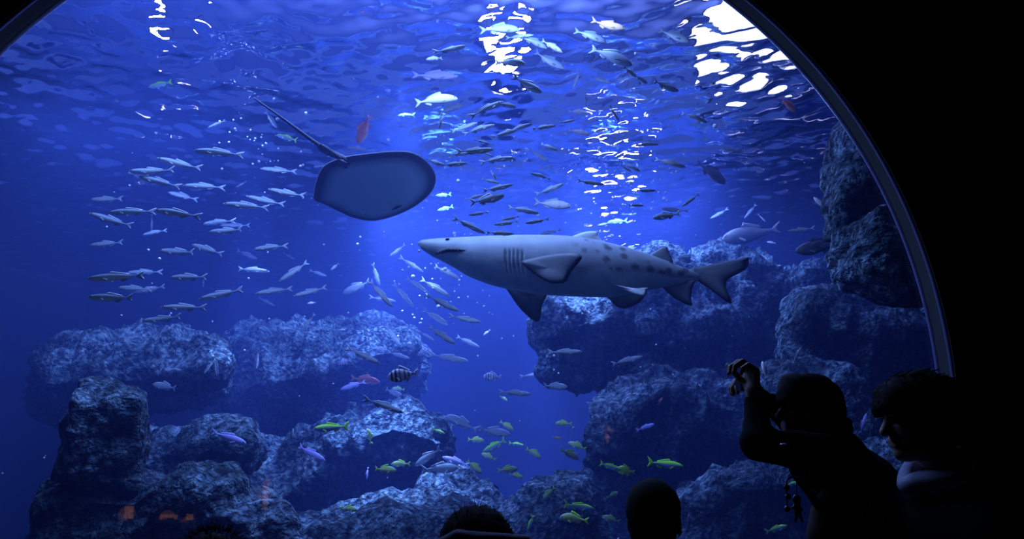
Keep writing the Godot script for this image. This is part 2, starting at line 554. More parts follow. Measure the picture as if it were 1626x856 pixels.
	ledge([Vector3(-3.95, 0.47, -9.8), Vector3(-3.73, 0.8, -9.8), Vector3(-3.43, 0.98, -9.8), Vector3(-2.97, 1.11, -9.8), Vector3(-2.68, 1.2, -9.8), Vector3(-2.21, 1.39, -9.8), Vector3(-1.81, 1.41, -9.8), Vector3(-1.48, 1.45, -9.8), Vector3(-1.29, 1.42, -9.8), Vector3(-1.12, 1.25, -9.8), Vector3(-0.94, 1.04, -9.8)], [Vector3(-3.08, 0.39, -8.2), Vector3(-2.72, 0.35, -8.2), Vector3(-2.6, 0.49, -8.2), Vector3(-2.45, 0.57, -8.2), Vector3(-2.25, 0.72, -8.2), Vector3(-2.03, 0.99, -8.2), Vector3(-1.75, 1.11, -8.2), Vector3(-1.47, 1.21, -8.2), Vector3(-1.24, 1.24, -8.2), Vector3(-1.03, 1.14, -8.2), Vector3(-0.8, 1.08, -8.2)], [Vector3(-3.14, 0.09, -8.8), Vector3(-2.84, 0.07, -8.8), Vector3(-2.61, 0.14, -8.8), Vector3(-2.31, 0.22, -8.8), Vector3(-1.93, 0.33, -8.8), Vector3(-1.63, 0.4, -8.8), Vector3(-1.33, 0.51, -8.8), Vector3(-1.1, 0.66, -8.8), Vector3(-0.88, 0.98, -8.8)], 1.00, 52, "large sloping boulder with a pale lit crest and overhanging shaded face")
	ledge([Vector3(-2.4, 0.14, -7.4), Vector3(-2.25, 0.35, -7.4), Vector3(-1.97, 0.4, -7.4), Vector3(-1.63, 0.49, -7.4), Vector3(-1.42, 0.59, -7.4), Vector3(-1.1, 0.63, -7.4), Vector3(-0.81, 0.64, -7.4), Vector3(-0.55, 0.58, -7.4), Vector3(-0.44, 0.45, -7.4)], [Vector3(-1.99, 0.17, -6.1), Vector3(-1.79, 0.22, -6.1), Vector3(-1.61, 0.27, -6.1), Vector3(-1.32, 0.29, -6.1), Vector3(-0.9, 0.29, -6.1), Vector3(-0.49, 0.29, -6.1), Vector3(-0.25, 0.37, -6.1)], [Vector3(-1.9, -0.05, -6), Vector3(-1.57, -0.05, -6), Vector3(-1.29, -0.05, -6), Vector3(-0.88, -0.05, -6), Vector3(-0.47, -0.05, -6), Vector3(-0.25, 0.1, -6)], 0.60, 55, "pale sunken boulder at the bottom edge left of the dark cap")
	ledge([Vector3(-1.08, 0.66, -8.6), Vector3(-0.85, 0.74, -8.6), Vector3(-0.65, 0.8, -8.6), Vector3(-0.32, 0.68, -8.6), Vector3(-0.1, 0.52, -8.6), Vector3(0.01, 0.16, -8.6)], [Vector3(-0.88, 0.45, -7.6), Vector3(-0.68, 0.42, -7.6), Vector3(-0.45, 0.35, -7.6), Vector3(-0.22, 0.23, -7.6), Vector3(-0.05, 0.09, -7.6), Vector3(0.03, -0.05, -7.6)], [Vector3(-0.79, -0.35, -7.6), Vector3(-0.47, -0.35, -7.6), Vector3(-0.15, -0.35, -7.6), Vector3(0.03, -0.29, -7.6)], 0.80, 58, "blue hazy hump of rock right of the pale sunken boulder")
	ledge([Vector3(0.39, 3.19, -10.8), Vector3(0.67, 3.36, -10.8), Vector3(1.07, 3.41, -10.8), Vector3(1.47, 3.46, -10.8), Vector3(1.87, 3.51, -10.8), Vector3(2.46, 3.51, -10.8)], [Vector3(0.39, 2.71, -9.6), Vector3(0.63, 2.65, -9.6), Vector3(0.89, 2.62, -9.6), Vector3(1.22, 2.64, -9.6), Vector3(1.51, 2.71, -9.6), Vector3(1.82, 2.76, -9.6), Vector3(2.17, 2.76, -9.6)], [Vector3(0.51, 2.19, -10.3), Vector3(0.67, 2, -10.3), Vector3(0.99, 1.91, -10.3), Vector3(1.36, 1.87, -10.3), Vector3(1.73, 1.82, -10.3), Vector3(2.28, 1.78, -10.3)], 1.00, 61, "overhanging block of reef rock below the shark's belly")
	ledge([Vector3(2.14, 4.12, -12), Vector3(2.48, 4.32, -12), Vector3(2.71, 4.32, -12), Vector3(2.85, 4.14, -12), Vector3(3.14, 4.1, -12), Vector3(3.49, 4.27, -12), Vector3(3.73, 4.26, -12), Vector3(4.32, 4.1, -12), Vector3(4.68, 3.75, -12), Vector3(4.93, 3.65, -12), Vector3(5.36, 3.71, -12), Vector3(5.62, 3.77, -12)], [Vector3(1.69, 2.56, -9.4), Vector3(2.12, 2.63, -9.4), Vector3(2.46, 2.56, -9.4), Vector3(2.67, 2.57, -9.4), Vector3(3.05, 2.57, -9.4), Vector3(3.34, 2.69, -9.4), Vector3(3.67, 2.59, -9.4), Vector3(3.82, 2.73, -9.4), Vector3(4.12, 2.93, -9.4), Vector3(4.38, 2.96, -9.4)], [Vector3(1.87, 1.64, -10.1), Vector3(2.6, 1.73, -10.1), Vector3(3.51, 1.82, -10.1), Vector3(4.59, 1.82, -10.1)], 1.30, 64, "great pitted reef rock behind the shark's tail")
	ledge([Vector3(3.43, 2.59, -8.6), Vector3(3.77, 2.83, -8.6), Vector3(4.05, 2.87, -8.6), Vector3(4.21, 2.78, -8.6), Vector3(4.43, 2.73, -8.6), Vector3(4.64, 2.71, -8.6), Vector3(5.09, 2.69, -8.6), Vector3(5.87, 2.63, -8.6)], [Vector3(2.95, 2.33, -7.3), Vector3(3.25, 2.43, -7.3), Vector3(3.45, 2.41, -7.3), Vector3(3.64, 2.35, -7.3), Vector3(3.9, 2.32, -7.3), Vector3(4.3, 2.32, -7.3), Vector3(4.96, 2.3, -7.3)], [Vector3(3.18, 1.48, -7.8), Vector3(4.08, 1.45, -7.8), Vector3(5.18, 1.41, -7.8)], 0.90, 67, "wide dark reef rock with a lit ridge above the people")
	ledge([Vector3(1.04, 1.42, -9.5), Vector3(1.42, 1.7, -9.5), Vector3(1.64, 1.88, -9.5), Vector3(2.02, 1.91, -9.5), Vector3(2.28, 1.97, -9.5), Vector3(2.66, 1.88, -9.5), Vector3(3.13, 1.78, -9.5)], [Vector3(0.97, 1.12, -8.3), Vector3(1.27, 1.32, -8.3), Vector3(1.46, 1.5, -8.3), Vector3(1.65, 1.59, -8.3), Vector3(1.84, 1.68, -8.3), Vector3(2.13, 1.55, -8.3), Vector3(2.49, 1.48, -8.3), Vector3(2.75, 1.46, -8.3)], [Vector3(1.22, 0.29, -9.2), Vector3(1.49, 0.25, -9.2), Vector3(1.82, 0.29, -9.2), Vector3(2.14, 0.37, -9.2), Vector3(2.47, 0.52, -9.2), Vector3(2.99, 0.6, -9.2)], 1.00, 70, "crusted rock spur with a bright ridge left of the woman's hands")
	ledge([Vector3(1.56, 1.45, -11.5), Vector3(2.34, 1.75, -11.5), Vector3(3.48, 1.95, -11.5), Vector3(5.04, 2.06, -11.5), Vector3(7.73, 2.06, -11.5)], [Vector3(1.48, 1.27, -10.6), Vector3(2.15, 1.55, -10.6), Vector3(3.2, 1.73, -10.6), Vector3(4.63, 1.81, -10.6), Vector3(7.1, 1.81, -10.6)], [Vector3(1.65, -0.9, -11.2), Vector3(2.75, -0.9, -11.2), Vector3(4.66, -0.9, -11.2), Vector3(7.15, -0.9, -11.2)], 1.20, 73, "dark shaded rock face low down behind the crusted spur")
	ledge([Vector3(-0.05, 0.37, -7.9), Vector3(0.09, 0.49, -7.9), Vector3(0.26, 0.65, -7.9), Vector3(0.46, 0.7, -7.9), Vector3(0.64, 0.72, -7.9), Vector3(0.87, 0.55, -7.9), Vector3(0.98, 0.21, -7.9)], [Vector3(-0.08, 0.25, -6.9), Vector3(0.1, 0.32, -6.9), Vector3(0.4, 0.44, -6.9), Vector3(0.64, 0.52, -6.9), Vector3(0.79, 0.35, -6.9), Vector3(0.88, 0.13, -6.9)], [Vector3(-0.08, -0.12, -6.9), Vector3(0.39, -0.12, -6.9), Vector3(0.87, -0.12, -6.9)], 0.80, 76, "bright-crested rock under the yellow-tailed fish in the lower middle")
	ledge([Vector3(1.81, 0.52, -7.8), Vector3(2.01, 0.64, -7.8), Vector3(2.24, 0.71, -7.8), Vector3(2.47, 0.78, -7.8), Vector3(2.75, 0.89, -7.8), Vector3(3.13, 0.92, -7.8)], [Vector3(1.6, 0.54, -6.9), Vector3(1.81, 0.61, -6.9), Vector3(2.03, 0.68, -6.9), Vector3(2.24, 0.74, -6.9), Vector3(2.46, 0.83, -6.9), Vector3(2.77, 0.84, -6.9)], [Vector3(1.55, -0.1, -6.8), Vector3(2.12, -0.1, -6.8), Vector3(2.66, -0.04, -6.8)], 0.80, 79, "dark rock with a dim sloping crest below the woman's raised elbow")

# ------------------------------------------------------------------ fins, fish, ray and shark
# A fin: a flat outline that swells to its full thickness between rim and centre; normal gives the direction of the thickness.
func fin(outline: Array, centre: Vector3, normal: Vector3, thick: float, rim: Color, mid: Color, rows := 3) -> ArrayMesh:
	var p := PackedVector3Array()
	var c := PackedColorArray()
	for side in 2:
		for k in rows + (1 if side == 0 else 0):
			var f := k / float(rows) if side == 0 else (rows - 1 - k) / float(rows)
			var sgn := 1.0 if side == 0 else -1.0
			for q in outline:
				var w: Vector3 = centre.lerp(q, f)
				p.append(w + normal * sgn * thick * 0.5 * sqrt(maxf(0.0, 1.0 - f * f)))
				c.append(mid.lerp(rim, f * f))
	return net(p, outline.size(), rows * 2 + 1, true, c)

func spline(pts: Array, each: int, closed := true) -> Array:
	var out := []
	var n := pts.size()
	for i in (n if closed else n - 1):
		for k in each:
			var a = pts[(i + n - 1) % n] if closed else pts[maxi(i - 1, 0)]
			var d = pts[(i + 2) % n] if closed else pts[mini(i + 2, n - 1)]
			out.append(pts[i].cubic_interpolate(pts[(i + 1) % n], a, d, k / float(each)))
	if not closed:
		out.append(pts[n - 1])
	return out

func tube(pts: Array, radii: Array, sides := 10, color := Color(0.1, 0.1, 0.1)) -> ArrayMesh:
	var p := PackedVector3Array()
	var c := PackedColorArray()
	var n := pts.size()
	for i in n:
		var d: Vector3 = (pts[mini(i + 1, n - 1)] - pts[maxi(i - 1, 0)]).normalized()
		var s := d.cross(Vector3.UP if absf(d.y) < 0.9 else Vector3.RIGHT).normalized()
		var t := s.cross(d)
		var r: float = radii[mini(i, radii.size() - 1)]
		for k in sides:
			var a := TAU * k / sides
			p.append(pts[i] + (s * cos(a) + t * sin(a)) * r)
			c.append(color)
	var first: Vector3 = pts[0]
	var last: Vector3 = pts[n - 1]
	var q := PackedVector3Array()
	for k in sides:
		q.append(first)
	q.append_array(p)
	for k in sides:
		q.append(last)
	for k in sides * 2:
		c.append(color)
	return net(q, sides, n + 2, true, c)

func pick(table: Array, t: float) -> float:
	# smooth reading of [[t, value], ...]
	for i in table.size() - 1:
		if t <= table[i + 1][0]:
			var w: float = (t - table[i][0]) / (table[i + 1][0] - table[i][0])
			return cubic_interpolate(table[i][1], table[i + 1][1], table[maxi(i - 1, 0)][1], table[mini(i + 2, table.size() - 1)][1], clampf(w, 0, 1))
	return table[table.size() - 1][1]

# kind: high and low body heights, half width, tail spread, colours (back, side, belly, fins), marks
const KINDS := {
	"slim": [0.068, 0.078, 0.055, 0.095, Color(0.07, 0.11, 0.17), Color(0.32, 0.40, 0.50), Color(0.72, 0.78, 0.85), Color(0.30, 0.36, 0.45), ""],
	"deep": [0.125, 0.120, 0.075, 0.135, Color(0.12, 0.17, 0.24), Color(0.30, 0.37, 0.46), Color(0.62, 0.68, 0.74), Color(0.25, 0.31, 0.40), ""],
	"pale": [0.125, 0.115, 0.08, 0.135, Color(0.75, 0.78, 0.82), Color(0.85, 0.86, 0.90), Color(0.9, 0.9, 0.92), Color(0.55, 0.6, 0.68), ""],
	"yellowback": [0.105, 0.115, 0.06, 0.165, Color(0.38, 0.92, 0.05), Color(0.20, 0.33, 0.75), Color(0.42, 0.52, 0.85), Color(0.42, 1.0, 0.06), "back"],
	"snapper": [0.17, 0.13, 0.075, 0.13, Color(0.34, 0.55, 0.28), Color(0.52, 0.68, 0.52), Color(0.75, 0.8, 0.75), Color(0.50, 1.0, 0.08), "line"],
	"barred": [0.215, 0.215, 0.085, 0.15, Color(0.55, 0.6, 0.85), Color(0.62, 0.66, 0.9), Color(0.7, 0.72, 0.92), Color(0.5, 0.52, 0.75), "bars"],
	"violet": [0.095, 0.095, 0.06, 0.10, Color(0.36, 0.30, 0.80), Color(0.46, 0.42, 0.90), Color(0.6, 0.55, 0.95), Color(0.5, 0.45, 0.95), ""],
	"red": [0.14, 0.13, 0.075, 0.12, Color(0.28, 0.045, 0.03), Color(0.32, 0.06, 0.04), Color(0.6, 0.32, 0.30), Color(0.5, 0.15, 0.12), ""],
	"tan": [0.12, 0.12, 0.07, 0.12, Color(0.75, 0.42, 0.22), Color(0.8, 0.5, 0.28), Color(0.8, 0.6, 0.4), Color(0.7, 0.4, 0.2), ""],
	"dark": [0.155, 0.15, 0.085, 0.13, Color(0.03, 0.035, 0.05), Color(0.05, 0.055, 0.075), Color(0.08, 0.085, 0.11), Color(0.03, 0.035, 0.05), ""],
	"yellow": [0.24, 0.23, 0.085, 0.12, Color(0.55, 0.85, 0.02), Color(0.65, 0.95, 0.03), Color(0.65, 0.95, 0.03), Color(0.7, 1.0, 0.02), ""],
}
const TOPLINE := [[0.0, 0.04], [0.04, 0.36], [0.12, 0.66], [0.25, 0.92], [0.4, 1.0], [0.6, 0.84], [0.8, 0.45], [0.92, 0.22], [1.0, 0.16]]
const LOWLINE := [[0.0, 0.06], [0.04, 0.34], [0.12, 0.64], [0.25, 0.9], [0.42, 1.0], [0.6, 0.82], [0.8, 0.42], [0.92, 0.2], [1.0, 0.15]]
const WIDTH := [[0.0, 0.05], [0.05, 0.45], [0.15, 0.85], [0.3, 1.0], [0.5, 0.92], [0.75, 0.5], [0.92, 0.2], [1.0, 0.1]]

func fish_kind(kind: String, bend: float) -> Node3D:
	var s: Array = KINDS[kind]
	var root := Node3D.new()
	var sway := func(q: Vector3) -> Vector3:
		var t := maxf(0.0, q.x + 0.12)
		return Vector3(q.x, q.y, q.z + bend * t * t)
	var p := PackedVector3Array()
	var c := PackedColorArray()
	var ns := 24
	var nr := 16
	for i in ns + 1:
		var t := pow(i / float(ns), 1.25)
		var x := -0.5 + 0.86 * t
		var up: float = s[0] * pick(TOPLINE, t)
		var dn: float = s[1] * pick(LOWLINE, t)
		var wd: float = s[2] * pick(WIDTH, t)
		if i == 0:
			up = 0.0
			dn = 0.0
			wd = 0.0
		for k in nr:
			var a := TAU * k / nr
			var h := sin(a)
			p.append(sway.call(Vector3(x, h * (up if h > 0 else dn), cos(a) * wd)))
			var col: Color = s[5]
			col = col.lerp(s[6], smoothstep(-0.05, -0.75, h))
			col = col.lerp(s[4], smoothstep(0.25 if s[8] != "back" else 0.05, 0.6 if s[8] != "back" else 0.3, h))
			if s[8] == "bars" and fmod(t * 6.2 + 0.25, 1.0) < 0.40 and t > 0.12:
				col = Color(0.03, 0.03, 0.07)
			if s[8] == "line" and absf(h - 0.25) < 0.16 and t > 0.15:
				col = Color(0.7, 0.95, 0.1)
			if t > 0.9 and s[8] in ["back", "line"]:
				col = s[7]
			if t < 0.03:
				col = col.lerp(s[6], 0.4)
			c.append(col)
	put("body", net(p, nr, ns + 1, true, c), mats.skin, root)
	# fins
	var H: float = s[3]
	var bent := func(arr: Array) -> Array:
		var o := []
		for q in arr:
			o.append(sway.call(q))
		return o
	var tail := [Vector3(0.33, 0.012, 0), Vector3(0.40, H * 0.55, 0), Vector3(0.5, H, 0), Vector3(0.475, H * 0.6, 0), Vector3(0.43, 0.0, 0), Vector3(0.475, -H * 0.6, 0), Vector3(0.5, -H, 0), Vector3(0.40, -H * 0.55, 0), Vector3(0.33, -0.012, 0)]
	put("tail_fin", fin(bent.call(tail), sway.call(Vector3(0.38, 0, 0)), Vector3.BACK, 0.012, s[7], s[7]), mats.skin, root)
	var u: float = s[0]
	var d: float = s[1]
	var dorsal := [Vector3(-0.16, u * 0.85, 0), Vector3(-0.10, u * 1.55, 0), Vector3(0.0, u * 1.35, 0), Vector3(0.14, u * 0.95, 0), Vector3(0.24, u * 0.6, 0), Vector3(0.20, u * 0.4, 0), Vector3(0.0, u * 0.7, 0)]
	put("dorsal_fin", fin(bent.call(dorsal), sway.call(Vector3(-0.02, u * 0.9, 0)), Vector3.BACK, 0.012, s[7], s[7]), mats.skin, root)
	var anal := [Vector3(0.06, -d * 0.6, 0), Vector3(0.10, -d * 1.25, 0), Vector3(0.17, -d * 0.95, 0), Vector3(0.25, -d * 0.5, 0), Vector3(0.18, -d * 0.35, 0)]
	put("anal_fin", fin(bent.call(anal), sway.call(Vector3(0.14, -d * 0.6, 0)), Vector3.BACK, 0.010, s[7], s[7]), mats.skin, root)
	for sd in [-1.0, 1.0]:
		var w: float = s[2]
		var pec := [Vector3(-0.24, -d * 0.30, sd * w * 0.8), Vector3(-0.20, -d * 0.25, sd * w * 1.05), Vector3(-0.11, -d * 0.75, sd * w * 1.9), Vector3(-0.13, -d * 0.95, sd * w * 1.8), Vector3(-0.20, -d * 0.6, sd * w * 1.2)]
		put("pectoral_fin", fin(pec, Vector3(-0.185, -d * 0.5, sd * w * 1.25), Vector3(0, 0.7, sd * 0.7), 0.010, s[7], s[7]), mats.skin, root)
		var e := SphereMesh.new()
		e.radius = 0.014 if s[0] < 0.16 else 0.02
		e.height = e.radius * 2.0
		e.radial_segments = 10
		e.rings = 6
		put("eye", e, mats.eye, root).position = Vector3(-0.43, u * 0.22, sd * w * (0.55 if s[0] < 0.16 else 0.5))
	return root

var schools := {}
func fish(kind: String, at: Vector3, yaw: float, pitch: float, length: float, label: String, category := "fish") -> void:
	var which := absi(int(at.x * 977.0 + at.y * 331.0)) % 3
	var key := kind + str(which)
	if not schools.has(key):
		schools[key] = fish_kind(kind, [-0.35, 0.0, 0.4][which])
	var o: Node3D = schools[key].duplicate()
	o.name = numbered({"slim": "slim_fish", "deep": "deep_bodied_fish", "pale": "pale_fish", "yellowback": "fusilier_fish", "snapper": "snapper_fish", "barred": "barred_fish", "violet": "violet_fish", "red": "red_fish", "tan": "tan_fish", "dark": "dark_fish", "yellow": "yellow_fish"}[kind])
	o.basis = Basis.from_euler(Vector3(0, deg_to_rad(yaw), deg_to_rad(pitch))).scaled_local(Vector3.ONE * length)
	o.position = at
	add_child(o, true)
	tag(o, label, category, {"slim": "slim silver fish of the school", "deep": "deep-bodied grey fish", "snapper": "small yellow-tailed fish", "barred": "black and white barred fish", "yellowback": "yellow-backed blue fish"}.get(kind, ""))

# ------------------------------------------------------------------ the shark, in metres from the middle of its body; x runs to the tail
func build_shark() -> void:
	var o := base("shark", SHARK_AT)
	tag(o, "large grey shark with dark blotches on its flank swimming left across the tank", "shark")
	var spots := noise(FastNoiseLite.TYPE_CELLULAR, 7.0, 1, 3)
	var mott := noise(FastNoiseLite.TYPE_SIMPLEX_SMOOTH, 3.0, 4, 8)
	var p := PackedVector3Array()
	var c := PackedColorArray()
	var ns := 260
	var nr := 64
	var x0: float = SHARK[0][0]
	var x1: float = SHARK[SHARK.size() - 1][0]
	for i in ns + 1:
		var t := i / float(ns)
		var x := lerpf(x0, x1, pow(t, 1.15))
		var s := shark_at(x)
		var zc := 0.10 * pow(maxf(0.0, x - 0.2), 2.0) * -1.0
		var taper := sqrt(clampf((x - x0) / 0.035, 0.0, 1.0))
		for k in nr:
			var a := TAU * k / nr
			var h := sin(a)
			# the flank falls off flatter than a circle, the belly is broad
			var cz := signf(cos(a)) * pow(absf(cos(a)), 0.9)
			var y := s.x + h * s.y * taper
			var z := cz * s.z * taper
			var col := Color(0.27, 0.31, 0.35)
			var line := -0.22 + 0.10 * sin(x * 5.0) + 0.12 * mott.get_noise_2d(x * 2.0, h)
			col = col.lerp(Color(0.50, 0.70, 0.68), smoothstep(line + 0.10, line - 0.16, h))
			col = col * (1.0 + 0.25 * mott.get_noise_3d(x * 2.0, y * 2.0, z * 2.0))
			if x > -0.2 and h > -0.15 and h < 0.93:
				var sp := spots.get_noise_3d(x * 1.3, y * 1.6, z * 1.6)
				col = col.lerp(Color(0.045, 0.05, 0.065), 0.85 * smoothstep(-0.58, -0.74, sp) * smoothstep(-0.2, 0.1, x))
			# five gill slits
			if h < 0.35 and h > -0.62:
				for g in 5:
					var gx: float = GILLS + g * 0.036 + 0.05 * h * h
					var deep := smoothstep(0.013, 0.002, absf(x - gx)) * smoothstep(0.35, 0.2, h) * smoothstep(-0.62, -0.45, h)
					z -= signf(z) * 0.016 * deep
					col = col.lerp(Color(0.05, 0.055, 0.08), 0.45 * deep)
			p.append(Vector3(x, y, z + zc))
			c.append(col)
	for k in nr:
		p.append(Vector3(x1, shark_at(x1).x, -0.10 * pow(x1 - 0.2, 2.0)))
		c.append(Color(0.2, 0.22, 0.25))
	put("body", net(p, nr, ns + 2, true, c), mats.skin, o)
	var top := Color(0.17, 0.19, 0.22)
	var under := Color(0.50, 0.53, 0.54)
	for f in SHARK_FINS:
		var pts: Array = spline(f[1], 6)
		var mid: Vector3 = f[2]
		var nrm := Vector3.ZERO
		for i in f[1].size():
			nrm += (f[1][i] - mid).cross(f[1][(i + 1) % f[1].size()] - mid)
		put(f[0], fin(pts, mid, nrm.normalized(), f[3], f[4], f[5], 5), mats.skin, o)
	for sd in [1.0, -1.0]:
		var e := SphereMesh.new()
		e.radius = 0.020
		e.height = 0.036
		var s := shark_at(EYE.x)
		var h := clampf((EYE.y - s.x) / s.y, -0.95, 0.95)
		put("eye", e, mats.eye, o).position = Vector3(EYE.x, EYE.y, sd * (s.z * pow(1.0 - h * h, 0.45) - 0.004))
		# the mouth gapes along the lower flank of the snout
		var line := []
		var rad := []
		for i in 15:
			var q: Vector2 = MOUTH[0].lerp(MOUTH[1], i / 7.0) if i < 7 else MOUTH[1].lerp(MOUTH[2], (i - 7) / 7.0)
			var sa := shark_at(q.x)
			var hh := clampf((q.y - sa.x) / sa.y, -0.98, 0.98)
			line.append(Vector3(q.x, q.y, sd * (sa.z * pow(1.0 - hh * hh, 0.45) - 0.004)))
			rad.append(0.004 + 0.017 * sin(PI * clampf(i / 14.0, 0.02, 0.98)))
		var m := put("mouth", tube(line, rad, 10, Color(0.02, 0.02, 0.025)), mats.skin, o)
		for i in range(2, 12):
			var cone := CylinderMesh.new()
			cone.top_radius = 0.0045
			cone.bottom_radius = 0.0006
			cone.height = 0.026
			cone.radial_segments = 6
			cone.rings = 1
			put("tooth", cone, mats.tooth, m).position = line[i] + Vector3(0, 0.004, sd * 0.015)

func shark_at(x: float) -> Vector3:
	# middle height, half height, half width
	for i in SHARK.size() - 1:
		if x <= SHARK[i + 1][0]:
			var w: float = clampf((x - SHARK[i][0]) / (SHARK[i + 1][0] - SHARK[i][0]), 0, 1)
			var r := Vector3.ZERO
			for k in 3:
				r[k] = cubic_interpolate(SHARK[i][k + 1], SHARK[i + 1][k + 1], SHARK[maxi(i - 1, 0)][k + 1], SHARK[mini(i + 2, SHARK.size() - 1)][k + 1], w)
			return r
	var l: Array = SHARK[SHARK.size() - 1]
	return Vector3(l[1], l[2], l[3])

# ------------------------------------------------------------------ the stingray
func build_ray() -> void:
	var o := base("stingray", RAY_AT)
	tag(o, "broad dark stingray seen from below with its whip tail pointing up left", "stingray")
	var rim := spline(RAY_RIM, 6)
	var p := PackedVector3Array()
	var c := PackedColorArray()
	var rows := [1.0, 0.985, 0.95, 0.9, 0.82, 0.7, 0.5, 0.25, 0.0]
	for side in [1.0, -1.0]:
		var rr: Array = rows.duplicate()
		rr.reverse()
		if side < 0:
			rr = rows.slice(1)
		for f in rr:
			for q in rim:
				var thick: float = 0.075 * pow(1.0 - f * f, 0.8) + 0.006 * sqrt(maxf(0.0, 1.0 - f))
				p.append(q * f + RAY_BELLY * side * thick)
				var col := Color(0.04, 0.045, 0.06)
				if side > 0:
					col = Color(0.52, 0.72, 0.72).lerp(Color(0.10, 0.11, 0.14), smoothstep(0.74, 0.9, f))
				c.append(col)
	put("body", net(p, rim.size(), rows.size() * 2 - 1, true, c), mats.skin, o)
	var dark := Color(0.025, 0.028, 0.04)
	var tl := spline(RAY_TAIL, 6, false)
	var rad := []
	for i in tl.size():
		var t := i / float(tl.size() - 1)
		rad.append(lerpf(0.042, 0.006, pow(t, 0.6)))
	put("tail", tube(tl, rad, 10, dark), mats.skin, o)
	put("tail_spine", tube([tl[4] + RAY_BELLY * 0.03, tl[6] + RAY_BELLY * 0.05, tl[9] + RAY_BELLY * 0.045], [0.012, 0.01, 0.002], 6, dark), mats.skin, o)
	for q in RAY_PELVIC:
		put("pelvic_fin", fin(spline(q, 4), (q[0] + q[1] + q[2] + q[3]) * 0.25, RAY_BELLY, 0.03, dark, Color(0.14, 0.16, 0.19)), mats.skin, o)
	var m := []
	for q in RAY_MOUTH:
		m.append(q + RAY_BELLY * 0.06)
	put("mouth", tube(m, [0.004, 0.012, 0.004], 8, dark), mats.skin, o)

# ------------------------------------------------------------------ bubbles and drifting specks
func build_bubbles() -> void:
	var rng := RandomNumberGenerator.new()
	rng.seed = 77
	var s := SphereMesh.new()
	s.radius = 0.5
	s.height = 1.0
	s.radial_segments = 10
	s.rings = 6
	var mm := MultiMesh.new()
	mm.transform_format = MultiMesh.TRANSFORM_3D
	mm.mesh = s
	var all := []
	for cl in CLOUDS:
		for i in cl[2]:
			var q: Vector3 = cl[0] + Vector3(rng.randfn(0, cl[1].x), rng.randfn(0, cl[1].y), rng.randfn(0, cl[1].z))
			if q.y < 5.2 and q.z < -4.6:
				all.append([q, rng.randf_range(0.010, 0.028) * (1.0 if rng.randf() > 0.12 else 1.7)])
	mm.instance_count = all.size()
	for i in all.size():
		mm.set_instance_transform(i, Transform3D(Basis.from_scale(Vector3.ONE * all[i][1]), all[i][0]))
	var o := MultiMeshInstance3D.new()
	o.name = "bubbles"
	o.multimesh = mm
	o.material_override = mats.bubble
	add_child(o)
	tag(o, "tiny white bubbles and specks drifting through the water", "bubbles", "", "stuff")

